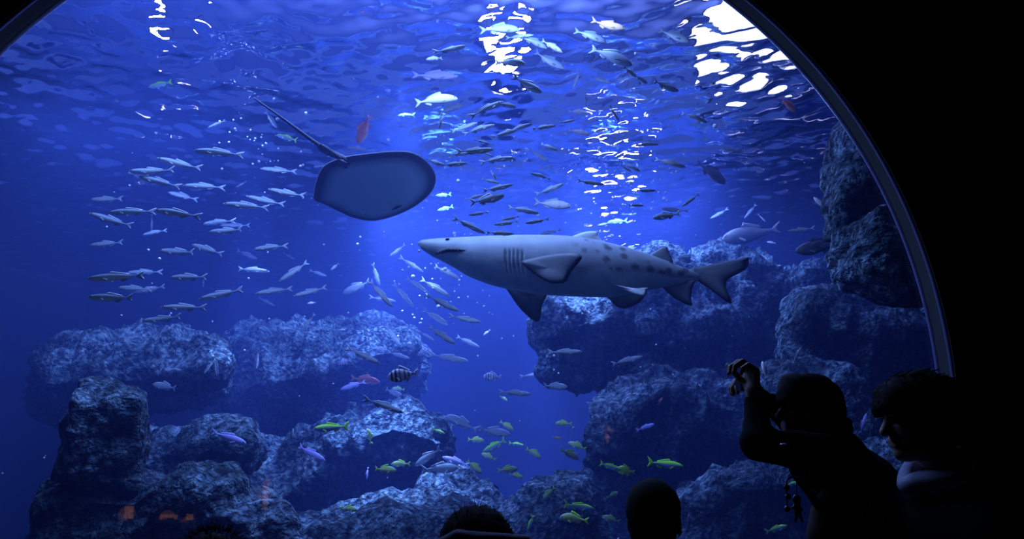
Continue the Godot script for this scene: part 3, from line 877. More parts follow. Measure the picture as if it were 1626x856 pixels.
# ------------------------------------------------------------------ people: joints and radii blended into one skin and meshed as surface nets
class Field:
	var lo: Vector3
	var cell: float
	var nx: int
	var ny: int
	var nz: int
	var d := PackedFloat32Array()

	func _init(a: Vector3, b: Vector3, c: float) -> void:
		lo = a
		cell = c
		nx = int((b.x - a.x) / c) + 2
		ny = int((b.y - a.y) / c) + 2
		nz = int((b.z - a.z) / c) + 2
		d.resize(nx * ny * nz)
		d.fill(0.5)

	# one tapered bone from a to b, joined to what is there with softness k
	func bone(a: Vector3, b: Vector3, ra: float, rb: float, k := 0.02, flat := Vector3.ONE, cut := false) -> void:
		var reach := maxf(ra, rb) * maxf(1.0, maxf(flat.x, maxf(flat.y, flat.z))) + k * 2.0 + cell * 2.0
		var l := (Vector3(minf(a.x, b.x), minf(a.y, b.y), minf(a.z, b.z)) - Vector3.ONE * reach - lo) / cell
		var h := (Vector3(maxf(a.x, b.x), maxf(a.y, b.y), maxf(a.z, b.z)) + Vector3.ONE * reach - lo) / cell
		var inv := Vector3.ONE / flat
		var ab := (b - a)
		var abf := ab * inv
		var len2 := maxf(abf.length_squared(), 1e-9)
		var small := minf(flat.x, minf(flat.y, flat.z))
		for z in range(maxi(0, int(l.z)), mini(nz, int(h.z) + 1)):
			for y in range(maxi(0, int(l.y)), mini(ny, int(h.y) + 1)):
				var row := (z * ny + y) * nx
				for x in range(maxi(0, int(l.x)), mini(nx, int(h.x) + 1)):
					var q := (lo + Vector3(x, y, z) * cell - a) * inv
					var t := clampf(q.dot(abf) / len2, 0.0, 1.0)
					var s := ((q - abf * t).length() - lerpf(ra, rb, t)) * small
					var o := d[row + x]
					if cut:
						s = -s
						var m := maxf(k - absf(s - o), 0.0) / k
						d[row + x] = maxf(s, o) + m * m * k * 0.25
					else:
						var m := maxf(k - absf(s - o), 0.0) / k
						d[row + x] = minf(s, o) - m * m * k * 0.25

	func ball(c: Vector3, r: Vector3, k := 0.02, cut := false) -> void:
		var m := maxf(r.x, maxf(r.y, r.z))
		bone(c, c + Vector3(1e-4, 0, 0), m, m, k, r / m, cut)

	func skin(rough: FastNoiseLite = null, amount := 0.0) -> ArrayMesh:
		var at := PackedInt32Array()
		at.resize(d.size())
		at.fill(-1)
		var v := PackedVector3Array()
		var sx := 1
		var sy := nx
		var sz := nx * ny
		var off := [0, sx, sy, sx + sy, sz, sx + sz, sy + sz, sx + sy + sz]
		var pos := [Vector3(0, 0, 0), Vector3(1, 0, 0), Vector3(0, 1, 0), Vector3(1, 1, 0), Vector3(0, 0, 1), Vector3(1, 0, 1), Vector3(0, 1, 1), Vector3(1, 1, 1)]
		var edges := [[0, 1], [2, 3], [4, 5], [6, 7], [0, 2], [1, 3], [4, 6], [5, 7], [0, 4], [1, 5], [2, 6], [3, 7]]
		for z in nz - 1:
			for y in ny - 1:
				var row := (z * ny + y) * nx
				for x in nx - 1:
					var i := row + x
					if d[i] > cell * 2.0 or d[i] < -cell * 2.0:
						continue
					var inside := 0
					for k in 8:
						if d[i + off[k]] < 0.0:
							inside += 1
					if inside == 0 or inside == 8:
						continue
					var sum := Vector3.ZERO
					var n := 0
					for e in edges:
						var a := d[i + off[e[0]]]
						var b := d[i + off[e[1]]]
						if (a < 0.0) != (b < 0.0):
							sum += pos[e[0]].lerp(pos[e[1]], a / (a - b))
							n += 1
					at[i] = v.size()
					v.append(lo + (Vector3(x, y, z) + sum / n) * cell)
		var idx := PackedInt32Array()
		var nrm := PackedVector3Array()
		nrm.resize(v.size())
		for z in range(1, nz - 1):
			for y in range(1, ny - 1):
				var row := (z * ny + y) * nx
				for x in range(1, nx - 1):
					var i := row + x
					var a := d[i]
					if absf(a) > cell * 2.0:
						continue
					for ax in 3:
						var st: int = [sx, sy, sz][ax]
						var b := d[i + st]
						if (a < 0.0) == (b < 0.0):
							continue
						var u: int = [sy, sz, sx][ax]
						var w: int = [sz, sx, sy][ax]
						var q := [at[i - u - w], at[i - w], at[i], at[i - u]]
						if q.has(-1):
							continue
						if a >= 0.0:
							q.reverse()
						# anticlockwise seen from outside is q; Godot wants clockwise
						idx.append_array([q[0], q[2], q[1], q[0], q[3], q[2]])
						var nn: Vector3 = (v[q[1]] - v[q[0]]).cross(v[q[2]] - v[q[0]]) + (v[q[2]] - v[q[0]]).cross(v[q[3]] - v[q[0]])
						for k in q:
							nrm[k] += nn
		for i in v.size():
			nrm[i] = nrm[i].normalized()
			if rough:
				v[i] += nrm[i] * amount * rough.get_noise_3dv(v[i])
		var arr := []
		arr.resize(Mesh.ARRAY_MAX)
		arr[Mesh.ARRAY_VERTEX] = v
		arr[Mesh.ARRAY_NORMAL] = nrm
		arr[Mesh.ARRAY_INDEX] = idx
		var m := ArrayMesh.new()
		m.add_surface_from_arrays(Mesh.PRIMITIVE_TRIANGLES, arr)
		return m

func person_mats() -> void:
	mats.skin_tone = plain(Color(0.50, 0.37, 0.32), 0.7)
	mats.hair = plain(Color(0.10, 0.09, 0.09), 0.6)
	mats.black_cloth = plain(Color(0.035, 0.035, 0.04), 0.9)
	mats.grey_cloth = plain(Color(0.30, 0.29, 0.33), 0.9)
	mats.pale_cloth = plain(Color(0.50, 0.50, 0.58), 0.9)
	mats.brown_cloth = plain(Color(0.20, 0.16, 0.15), 0.85)
	mats.gadget = plain(Color(0.03, 0.03, 0.035), 0.35)
	mats.metal = plain(Color(0.7, 0.7, 0.72), 0.3, 0.9)
	for k in ["hair", "black_cloth", "grey_cloth", "pale_cloth", "brown_cloth"]:
		mats[k].roughness = 0.95
		mats[k].metallic_specular = 0.12

# A head that looks along -x, its middle at the origin; 0.23 m from chin to crown.
func head_shape(f: Field) -> void:
	f.ball(Vector3(0.012, 0.030, 0), Vector3(0.094, 0.086, 0.073), 0.02)          # skull
	f.ball(Vector3(-0.030, -0.030, 0), Vector3(0.055, 0.075, 0.058), 0.03)        # face
	f.bone(Vector3(-0.020, -0.075, 0), Vector3(-0.066, -0.092, 0), 0.036, 0.020, 0.02)  # jaw and chin
	f.bone(Vector3(0.020, -0.055, 0.03), Vector3(-0.050, -0.088, 0.012), 0.028, 0.02, 0.025)
	f.bone(Vector3(0.020, -0.055, -0.03), Vector3(-0.050, -0.088, -0.012), 0.028, 0.02, 0.025)
	f.bone(Vector3(-0.082, 0.012, 0), Vector3(-0.104, -0.028, 0), 0.008, 0.0125, 0.014) # nose
	f.ball(Vector3(-0.092, -0.030, 0.010), Vector3(0.010, 0.008, 0.008), 0.008)
	f.ball(Vector3(-0.092, -0.030, -0.010), Vector3(0.010, 0.008, 0.008), 0.008)
	f.bone(Vector3(-0.082, 0.022, 0.034), Vector3(-0.086, 0.024, -0.034), 0.012, 0.012, 0.014) # brow
	f.bone(Vector3(-0.082, -0.054, 0.016), Vector3(-0.082, -0.054, -0.016), 0.0085, 0.0085, 0.008) # lips
	f.bone(Vector3(-0.080, -0.067, 0.014), Vector3(-0.080, -0.067, -0.014), 0.0085, 0.0085, 0.008)
	f.ball(Vector3(-0.082, 0.004, 0.031), Vector3(0.012, 0.010, 0.014), 0.010, true)    # eye sockets
	f.ball(Vector3(-0.082, 0.004, -0.031), Vector3(0.012, 0.010, 0.014), 0.010, true)
	for s in [1.0, -1.0]:
		f.ball(Vector3(0.014, -0.008, s * 0.074), Vector3(0.018, 0.031, 0.009), 0.006)  # ears
		f.ball(Vector3(0.010, -0.004, s * 0.084), Vector3(0.009, 0.017, 0.006), 0.005, true)

# A hand along +y from the wrist at the origin, palm towards -x, thumb towards +z * side; curl 0 to 1.
func hand_shape(f: Field, t: Transform3D, side: float, curl: float) -> void:
	f.bone(t * Vector3(0, -0.05, 0), t * Vector3(0, 0.015, 0), 0.026, 0.024, 0.012)
	for i in 4:
		var w := (i - 1.5) * 0.0205 * side
		f.bone(t * Vector3(0, 0.012, w * 0.6), t * Vector3(0.002, 0.082 - 0.005 * absf(i - 1.0), w), 0.0135, 0.0115, 0.010)
		var l: float = [0.041, 0.045, 0.042, 0.033][3 - i]
		var a: Vector3 = Vector3(0.002, 0.086 - 0.005 * absf(i - 1.0), w)
		var ang := 0.35 + 0.75 * curl
		var dir := Vector3(-sin(ang), cos(ang), w * 1.5)
		var b := a + dir * l
		ang += 0.4 + 0.9 * curl
		var c := b + Vector3(-sin(ang), cos(ang), 0) * l * 0.66
		ang += 0.3 + 0.6 * curl
		var e := c + Vector3(-sin(ang), cos(ang), 0) * l * 0.5
		f.bone(t * a, t * b, 0.0100, 0.0090, 0.004)
		f.bone(t * b, t * c, 0.0090, 0.0082, 0.003)
		f.bone(t * c, t * e, 0.0082, 0.0070, 0.003)
	f.bone(t * Vector3(0, 0.012, 0.014 * side), t * Vector3(-0.018, 0.046, 0.046 * side), 0.015, 0.0120, 0.010)
	f.bone(t * Vector3(-0.018, 0.046, 0.046 * side), t * Vector3(-0.040, 0.078, 0.050 * side), 0.0110, 0.0095, 0.004)
	f.bone(t * Vector3(-0.040, 0.078, 0.050 * side), t * Vector3(-0.058, 0.096, 0.044 * side), 0.0095, 0.0078, 0.004)

func head_of(parent: Node3D, at: Vector3, turn: Vector3) -> Node3D:
	var f := Field.new(Vector3(-0.13, -0.14, -0.10), Vector3(0.12, 0.13, 0.10), 0.0042)
	head_shape(f)
	f.bone(Vector3(0.030, -0.06, 0), Vector3(0.050, -0.15, 0), 0.050, 0.052, 0.03)
	var o := put("head", f.skin(), mats.skin_tone, parent)
	o.position = at
	o.rotation_degrees = turn
	for s in [1.0, -1.0]:
		var e := SphereMesh.new()
		e.radius = 0.0115
		e.height = 0.023
		e.radial_segments = 16
		e.rings = 8
		put("eye", e, mats.eye, o).position = Vector3(-0.076, 0.005, s * 0.031)
	return o

# strands that stand off a head of hair: one mesh of thin tapering blades
func strands(rng: RandomNumberGenerator, n: int, pick_root: Callable, length: float, width: float) -> ArrayMesh:
	var st := SurfaceTool.new()
	st.begin(Mesh.PRIMITIVE_TRIANGLES)
	for i in n:
		var r: Array = pick_root.call()
		var p: Vector3 = r[0]
		var d: Vector3 = r[1]
		var s := d.cross(Vector3(rng.randfn(), rng.randfn(), rng.randfn())).normalized() * width
		var u := d.cross(s).normalized() * width
		var l := length * rng.randf_range(0.5, 1.2)
		var bend := Vector3(rng.randfn(), rng.randfn(), rng.randfn()) * l * 0.25
		var m := p + d * l * 0.55 + bend * 0.3
		var e := p + d * l + bend
		var a := [p + s, p - s * 0.5 + u, p - s * 0.5 - u]
		var b := [m + s * 0.7, m - s * 0.35 + u * 0.7, m - s * 0.35 - u * 0.7]
		for k in 3:
			var k2 := (k + 1) % 3
			for q in [a[k], b[k], a[k2], a[k2], b[k], b[k2], b[k], e, b[k2]]:
				st.add_vertex(q)
	st.generate_normals()
	return st.commit()


func build_woman() -> void:
	var o := base("person", Vector3(1.375, 0, -2.66))
	tag(o, "dark-haired woman in black leaning on the glass with a camera raised in both hands", "person")
	var hd := Vector3(-0.368, 1.543, 0.26) + Vector3(0, -0.016, 0)
	# the head, tipped a little back towards the camera she holds up
	var h := head_of(o, hd, Vector3(0, 4, -4))
	# hair: fringe, crown and a bob to the nape
	var f := Field.new(Vector3(-0.13, -0.16, -0.14), Vector3(0.17, 0.15, 0.14), 0.0055)
	f.ball(Vector3(0.008, 0.036, 0), Vector3(0.104, 0.088, 0.086), 0.02)
	f.ball(Vector3(0.042, -0.025, 0), Vector3(0.068, 0.098, 0.084), 0.03)
	f.bone(Vector3(-0.055, 0.085, 0), Vector3(-0.088, 0.025, 0), 0.032, 0.016, 0.02, Vector3(1, 1, 2.2))
	f.bone(Vector3(0.020, 0.03, 0.066), Vector3(0.000, -0.085, 0.064), 0.030, 0.022, 0.02)
	f.bone(Vector3(0.020, 0.03, -0.066), Vector3(0.000, -0.085, -0.064), 0.030, 0.022, 0.02)
	f.bone(Vector3(0.062, 0.0, 0), Vector3(0.078, -0.095, 0), 0.052, 0.036, 0.03)
	var rough := noise(FastNoiseLite.TYPE_SIMPLEX_SMOOTH, 30.0, 3, 4)
	put("hair", f.skin(rough, 0.008), mats.hair, h)
	# tied tuft and its band behind the nape
	var tuft := Field.new(Vector3(0.06, -0.17, -0.06), Vector3(0.20, 0.01, 0.06), 0.006)
	tuft.bone(Vector3(0.100, -0.060, 0), Vector3(0.128, -0.050, 0), 0.014, 0.022, 0.01)
	tuft.bone(Vector3(0.128, -0.050, 0), Vector3(0.124, -0.12, 0), 0.022, 0.013, 0.01)
	put("hair_tuft", tuft.skin(rough, 0.006), mats.hair, h)
	# jacket: torso leaning to the glass, both sleeves raised
	var j := Field.new(Vector3(-0.733, 0.85, -0.35), Vector3(0.174, 1.754, 0.75), 0.014)
	j.bone(Vector3(-0.308, 1.367, 0.26), Vector3(-0.175, 1.246, 0.18), 0.105, 0.125, 0.05, Vector3(1, 1, 1.35))
	j.bone(Vector3(-0.175, 1.246, 0.18), Vector3(0.062, 1.047, -0.02), 0.125, 0.155, 0.05, Vector3(1, 1, 1.2))
	j.bone(Vector3(-0.326, 1.483, 0.26), Vector3(-0.308, 1.367, 0.26), 0.055, 0.09, 0.05)
	j.bone(Vector3(-0.398, 1.39, 0.41), Vector3(-0.615, 1.424, 0.46), 0.068, 0.050, 0.03)
	j.bone(Vector3(-0.615, 1.424, 0.46), Vector3(-0.586, 1.548, 0.36), 0.049, 0.034, 0.02)
	j.bone(Vector3(-0.291, 1.416, 0.09), Vector3(-0.318, 1.476, 0.01), 0.070, 0.050, 0.03)
	j.bone(Vector3(-0.318, 1.476, 0.01), Vector3(-0.476, 1.55, 0.2), 0.050, 0.036, 0.02)
	var folds := noise(FastNoiseLite.TYPE_SIMPLEX_SMOOTH, 9.0, 2, 9)
	put("jacket", j.skin(folds, 0.008), mats.black_cloth, o)
	put("collar", tube(spline([Vector3(-0.419, 1.462, 0.26), Vector3(-0.379, 1.449, 0.35), Vector3(-0.247, 1.483, 0.26), Vector3(-0.297, 1.489, 0.17)], 6), [0.022], 10), mats.black_cloth, o)
	# hands round the camera
	var hn := Field.new(Vector3(-0.716, 1.458, 0.26), Vector3(-0.486, 1.738, 0.46), 0.0042)
	hand_shape(hn, Transform3D(Basis.from_euler(Vector3(0.15, 0.15, 0.12)), Vector3(-0.586, 1.548, 0.36) + Vector3(0, 0.03, 0)), -1.0, 0.75)
	put("hand", hn.skin(), mats.skin_tone, o)
	var hf := Field.new(Vector3(-0.666, 1.46, 0.1), Vector3(-0.376, 1.74, 0.3), 0.0042)
	hand_shape(hf, Transform3D(Basis.from_euler(Vector3(-0.2, 0.0, 0.75)), Vector3(-0.476, 1.55, 0.2) + Vector3(-0.012, 0.012, 0)), 1.0, 0.6)
	put("hand", hf.skin(), mats.skin_tone, o)
	# trousers and shoes below the frame
	var t := Field.new(Vector3(-0.34, 0.0, -0.30), Vector3(0.30, 1.12, 0.30), 0.022)
	for s in [1.0, -1.0]:
		t.bone(Vector3(0.062, 1.047, -0.02) + Vector3(0.0, -0.02, s * 0.08), Vector3(0.02, 0.52, s * 0.10), 0.115, 0.075, 0.04)
		t.bone(Vector3(0.02, 0.52, s * 0.10), Vector3(0.05, 0.10, s * 0.11), 0.075, 0.055, 0.03)
		t.bone(Vector3(0.06, 0.05, s * 0.11), Vector3(-0.14, 0.042, s * 0.12), 0.048, 0.038, 0.02)
	put("trousers", t.skin(), mats.black_cloth, o)

func build_camera_and_bag() -> void:
	# compact camera in the woman's hands
	var c := base("compact_camera", Vector3(0.795, 1.62, -2.35))
	c.rotation_degrees = Vector3(0, 8, 10)
	put("body", rounded(Vector3(0.030, 0.062, 0.100), 0.008), mats.gadget, c)
	var l := CylinderMesh.new()
	l.top_radius = 0.021
	l.bottom_radius = 0.024
	l.height = 0.03
	var lens := put("lens", l, mats.gadget, c)
	lens.rotation_degrees = Vector3(0, 0, 90)
	lens.position = Vector3(-0.028, -0.004, 0.0)
	put("trim", box(Vector3(0.004, 0.006, 0.09)), mats.metal, c).position = Vector3(-0.015, 0.026, 0)
	put("shutter_button", box(Vector3(0.012, 0.006, 0.014)), mats.metal, c).position = Vector3(0, 0.034, 0.03)
	tag(c, "small dark compact camera held up between the woman's hands", "camera")
	var st := put("camera_strap", tube(spline([Vector3(0.812, 1.575, -2.37), Vector3(0.834, 1.529, -2.4), Vector3(0.86, 1.491, -2.42), Vector3(0.881, 1.457, -2.43)], 8, false), [0.0055], 8, Color(0.05, 0.05, 0.06)), mats.black_cloth)
	tag(st, "thin dark strap hanging from the raised camera past the woman's forearm", "strap")
	# shoulder bag at her hip, its strap, and the two charms that swing from it
	var b := base("shoulder_bag", Vector3(1.052, 1.166, -2.16))
	b.rotation_degrees = Vector3(0, 12, -30)
	b.scale = Vector3.ONE * 0.74
	var f := Field.new(Vector3(-0.26, -0.22, -0.12), Vector3(0.26, 0.20, 0.12), 0.012)
	f.bone(Vector3(-0.16, 0.08, 0), Vector3(0.17, 0.08, 0), 0.05, 0.05, 0.05, Vector3(1, 1, 0.8))
	f.bone(Vector3(-0.15, -0.10, 0), Vector3(0.15, -0.10, 0), 0.075, 0.075, 0.12, Vector3(1, 1, 0.8))
	f.bone(Vector3(-0.12, 0, 0), Vector3(0.12, 0, 0), 0.09, 0.09, 0.1, Vector3(1, 1, 0.75))
	put("body", f.skin(noise(FastNoiseLite.TYPE_SIMPLEX_SMOOTH, 9.0, 2, 3), 0.012), mats.brown_cloth, b)
	put("piping", tube(spline([Vector3(-0.21, 0.10, 0.04), Vector3(-0.08, 0.125, 0.055), Vector3(0.08, 0.125, 0.055), Vector3(0.21, 0.09, 0.04)], 8, false), [0.006], 8), mats.grey_cloth, b)
	put("zip", tube([Vector3(-0.10, 0.06, 0.072), Vector3(-0.06, 0.062, 0.075)], [0.005], 8), mats.metal, b)
	for k in 3:
		put("pleat", tube(spline([Vector3(-0.09 + k * 0.09, 0.11, 0.06), Vector3(-0.085 + k * 0.09, 0.05, 0.078), Vector3(-0.08 + k * 0.09, -0.02, 0.074)], 6, false), [0.004], 6), mats.grey_cloth, b)
	tag(b, "dark brown shoulder bag with pale piping under the leaning woman", "bag")
	var bs := put("bag_strap", tube(spline([Vector3(0.855, 1.415, -2.16), Vector3(0.833, 1.374, -2.14), Vector3(0.845, 1.334, -2.13), Vector3(0.867, 1.299, -2.12), Vector3(0.901, 1.25, -2.13)], 8, false), [0.012], 8), mats.brown_cloth)
	tag(bs, "bag strap with shiny rings running down the woman's front", "strap")
	for q in [Vector3(0.805, 1.429, -2.115), Vector3(0.842, 1.337, -2.115)]:
		var ring := TorusMesh.new()
		ring.inner_radius = 0.006
		ring.outer_radius = 0.011
		ring.rings = 16
		ring.ring_segments = 8
		put("ring", ring, mats.metal, bs).position = q
	var ch := put("bead_charm", tube(spline([Vector3(0.844, 1.336, -2.12), Vector3(0.814, 1.331, -2.12), Vector3(0.807, 1.304, -2.12), Vector3(0.804, 1.243, -2.12)], 6, false), [0.0025], 6), mats.gadget)
	tag(ch, "thin beaded charm string dangling left of the little figure charm", "charm")
	for q in [Vector3(0.807, 1.306, -2.12), Vector3(0.809, 1.28, -2.12), Vector3(0.804, 1.246, -2.12)]:
		var s := SphereMesh.new()
		s.radius = 0.009
		s.height = 0.018
		s.radial_segments = 12
		s.rings = 6
		put("bead", s, mats.gadget, ch).position = q
	var fg := base("figure_charm", Vector3(0.834, 1.246, -2.12))
	var ff := Field.new(Vector3(-0.03, -0.05, -0.02), Vector3(0.03, 0.05, 0.02), 0.002)
	ff.ball(Vector3(0, 0.026, 0), Vector3(0.013, 0.013, 0.012), 0.004)
	ff.bone(Vector3(0, 0.010, 0), Vector3(0, -0.010, 0), 0.009, 0.010, 0.004)
	ff.bone(Vector3(-0.004, -0.014, 0), Vector3(-0.008, -0.034, 0), 0.005, 0.004, 0.003)
	ff.bone(Vector3(0.004, -0.014, 0), Vector3(0.011, -0.034, 0), 0.005, 0.004, 0.003)
	ff.bone(Vector3(-0.006, 0.008, 0), Vector3(-0.016, 0.002, 0), 0.004, 0.003, 0.003)
	ff.bone(Vector3(0.006, 0.008, 0), Vector3(0.014, -0.004, 0), 0.004, 0.003, 0.003)
	put("doll", ff.skin(), mats.gadget, fg)
	put("cord", tube([Vector3(0, 0.036, 0), Vector3(0.004, 0.075, 0), Vector3(0.012, 0.11, 0)], [0.0016], 6), mats.gadget, fg)
	tag(fg, "tiny dark doll-shaped charm dangling from the shoulder bag", "charm")

func rounded(size: Vector3, r: float) -> ArrayMesh:
	var f := Field.new(-size * 0.5 - Vector3.ONE * 0.012, size * 0.5 + Vector3.ONE * 0.012, 0.004)
	var h := size * 0.5 - Vector3.ONE * r
	for z in f.nz:
		for y in f.ny:
			for x in f.nx:
				var q := ((f.lo + Vector3(x, y, z) * f.cell).abs() - h)
				f.d[(z * f.ny + y) * f.nx + x] = Vector3(maxf(q.x, 0), maxf(q.y, 0), maxf(q.z, 0)).length() + minf(maxf(q.x, maxf(q.y, q.z)), 0.0) - r
	return f.skin()

func build_man() -> void:
	var o := base("person", Vector3(1.155, 0, -2.02))
	tag(o, "curly-haired man with a pale scarf in profile at the right edge", "person")
	var hd := Vector3(0, 1.507, 0)
	var h := head_of(o, hd, Vector3(0, 0, 6))
	h.scale = Vector3.ONE * 0.98
	var f := Field.new(Vector3(-0.16, -0.12, -0.14), Vector3(0.17, 0.17, 0.14), 0.0055)
	f.ball(Vector3(0.020, 0.045, 0), Vector3(0.112, 0.088, 0.094), 0.02)
	f.ball(Vector3(0.060, -0.01, 0), Vector3(0.070, 0.085, 0.078), 0.03)
	f.bone(Vector3(-0.06, 0.080, 0.03), Vector3(-0.096, 0.045, 0.02), 0.030, 0.018, 0.02, Vector3(1, 1, 1.6))
	f.bone(Vector3(-0.07, 0.075, -0.03), Vector3(-0.096, 0.032, -0.02), 0.026, 0.016, 0.02)
	var rough := noise(FastNoiseLite.TYPE_SIMPLEX_SMOOTH, 26.0, 3, 14)
	put("hair", f.skin(rough, 0.016), mats.hair, h)
	var rng := RandomNumberGenerator.new()
	rng.seed = 12
	put("hair_strands", strands(rng, 260, func():
		var a := rng.randf_range(0.1, PI)
		var w := rng.randf_range(-1.0, 1.0)
		var n := Vector3(-cos(a), sin(a), w).normalized()
		return [Vector3(0.010, 0.045, 0) + n * Vector3(0.118, 0.09, 0.094), (n * 0.6 + Vector3(0.5, -0.5, 0)).normalized()], 0.035, 0.002), mats.hair, h)
	var j := Field.new(Vector3(-0.34, 0.78, -0.34), Vector3(0.36, 1.62, 0.34), 0.016)
	j.bone(Vector3(0.06, 1.22, 0.17), Vector3(0.06, 1.22, -0.17), 0.075, 0.075, 0.05)
	j.bone(Vector3(0.05, 1.18, 0), Vector3(0.03, 0.95, 0), 0.125, 0.130, 0.06, Vector3(0.95, 1, 1.4))
	j.bone(Vector3(0.07, 1.26, 0), hd + Vector3(0.055, -0.18, 0), 0.065, 0.050, 0.03)
	for s in [1.0, -1.0]:
		j.bone(Vector3(0.06, 1.21, s * 0.20), Vector3(0.04, 0.98, s * 0.25), 0.066, 0.052, 0.03)
		j.bone(Vector3(0.04, 0.98, s * 0.25), Vector3(-0.12, 0.86, s * 0.20), 0.052, 0.040, 0.03)
	put("coat", j.skin(noise(FastNoiseLite.TYPE_SIMPLEX_SMOOTH, 9.0, 2, 5), 0.008), mats.black_cloth, o)
	var sc := []
	for i in 24:
		var a := TAU * i / 24.0
		sc.append(hd + Vector3(0.035 + cos(a) * 0.070, -0.145 + 0.035 * cos(a) + 0.012 * sin(a * 3.0), sin(a) * 0.088))
	sc.append(sc[0])
	put("scarf", tube(sc, [0.025], 12), mats.pale_cloth, o)
	for s in [1.0, -1.0]:
		var hn := Field.new(Vector3(-0.30, 0.66, s * 0.20 - 0.14), Vector3(0.0, 0.98, s * 0.20 + 0.14), 0.006)
		hand_shape(hn, Transform3D(Basis.from_euler(Vector3(0, 0, 2.4)), Vector3(-0.13, 0.85, s * 0.20)), -s, 0.3)
		put("hand", hn.skin(), mats.skin_tone, o)
	var t := Field.new(Vector3(-0.30, 0.0, -0.26), Vector3(0.28, 1.02, 0.26), 0.022)
	for s in [1.0, -1.0]:
		t.bone(Vector3(0.03, 0.93, s * 0.08), Vector3(0.02, 0.50, s * 0.09), 0.11, 0.075, 0.04)
		t.bone(Vector3(0.02, 0.50, s * 0.09), Vector3(0.05, 0.10, s * 0.10), 0.075, 0.052, 0.03)
		t.bone(Vector3(0.06, 0.05, s * 0.10), Vector3(-0.15, 0.042, s * 0.11), 0.048, 0.038, 0.02)
	put("trousers", t.skin(), mats.black_cloth, o)

# People of whom only the head shows above the picture's edge, seen from behind as they face the glass.
func onlooker(at: Vector3, turn: float, size: float, label: String, style: int) -> void:
	var o := base("person", Vector3(at.x, 0, at.z))
	tag(o, label, "person")
	o.rotation_degrees = Vector3(0, turn, 0)
	var hd := Vector3(0, at.y, 0)
	var h := head_of(o, hd, Vector3(0, 0, 0))
	h.scale = Vector3.ONE * size
	var f := Field.new(Vector3(-0.13, -0.14, -0.13), Vector3(0.15, 0.16, 0.13), 0.0055)
	f.ball(Vector3(0.018, 0.036, 0), Vector3(0.100, 0.088, 0.080), 0.02)
	f.ball(Vector3(0.058, -0.025, 0), Vector3(0.056, 0.075, 0.062), 0.03)
	if style == 1:
		f.ball(Vector3(0.015, 0.05, 0), Vector3(0.115, 0.098, 0.100), 0.02)
		f.bone(Vector3(0.03, 0.03, 0.075), Vector3(0.03, -0.07, 0.07), 0.03, 0.025, 0.03)
		f.bone(Vector3(0.03, 0.03, -0.075), Vector3(0.03, -0.07, -0.07), 0.03, 0.025, 0.03)
	put("hair", f.skin(noise(FastNoiseLite.TYPE_SIMPLEX_SMOOTH, 30.0, 3, style), 0.004 if style != 1 else 0.012), mats.hair, h)
	if style >= 1:
		var rng := RandomNumberGenerator.new()
		rng.seed = 40 + style
		put("hair_strands", strands(rng, 420, func():
			var n := Vector3(rng.randfn(), absf(rng.randfn()) + 0.15, rng.randfn()).normalized()
			return [Vector3(0.016, 0.045, 0) + n * Vector3(0.106, 0.09, 0.09), (n + Vector3(0.35, -0.1, 0.0)).normalized()], 0.026, 0.0014), mats.hair, h)
	var s0: float = at.y - 0.30 * size
	var j := Field.new(Vector3(-0.30, 0.30, -0.36), Vector3(0.30, at.y - 0.08, 0.36), 0.018)
	j.bone(Vector3(0.03, s0, 0.15), Vector3(0.03, s0, -0.15), 0.075, 0.075, 0.05)
	j.bone(Vector3(0.02, s0 - 0.05, 0), Vector3(0.02, s0 - 0.42, 0), 0.13, 0.13, 0.06, Vector3(0.9, 1, 1.3))
	j.bone(Vector3(0.04, s0 + 0.02, 0), hd + Vector3(0.045, -0.14, 0), 0.08, 0.06, 0.04)
	for s in [1.0, -1.0]:
		j.bone(Vector3(0.03, s0 - 0.01, s * 0.17), Vector3(0.05, s0 - 0.27, s * 0.21), 0.060, 0.048, 0.03)
		j.bone(Vector3(0.05, s0 - 0.27, s * 0.21), Vector3(-0.12, s0 - 0.40, s * 0.16), 0.048, 0.038, 0.03)
	put("coat", j.skin(noise(FastNoiseLite.TYPE_SIMPLEX_SMOOTH, 9.0, 2, 5), 0.008), mats.black_cloth, o)
	if style == 1:
		# a dark hood thrown back to the left of the head, with soft gathered folds
		var hood := Field.new(Vector3(0.02, -0.20, -0.16), Vector3(0.24, 0.14, 0.30), 0.007)
		for k in 5:
			var a := k / 4.0
			hood.bone(Vector3(0.125 + 0.01 * k, 0.066 - 0.030 * k, -0.10 + 0.01 * k), Vector3(0.110 + 0.01 * k, 0.074 - 0.030 * k, 0.06), 0.018, 0.024, 0.008)
			hood.bone(Vector3(0.110 + 0.01 * k, 0.074 - 0.030 * k, 0.06), Vector3(0.09 + 0.01 * k, 0.030 - 0.030 * k, 0.165), 0.024, 0.020, 0.008)
		var hm := put("hood", hood.skin(), mats.grey_cloth, o)
		hm.position = hd
	var t := Field.new(Vector3(-0.22, 0.0, -0.24), Vector3(0.24, s0 - 0.30, 0.24), 0.024)
	var hip: float = s0 - 0.42
	for s in [1.0, -1.0]:
		t.bone(Vector3(0.02, hip, s * 0.07), Vector3(0.0, hip * 0.52, s * 0.08), 0.10, 0.07, 0.04)
		t.bone(Vector3(0.0, hip * 0.52, s * 0.08), Vector3(0.03, 0.09, s * 0.09), 0.07, 0.05, 0.03)
		t.bone(Vector3(0.05, 0.045, s * 0.09), Vector3(-0.13, 0.04, s * 0.10), 0.042, 0.034, 0.02)
	put("trousers", t.skin(), mats.black_cloth, o)


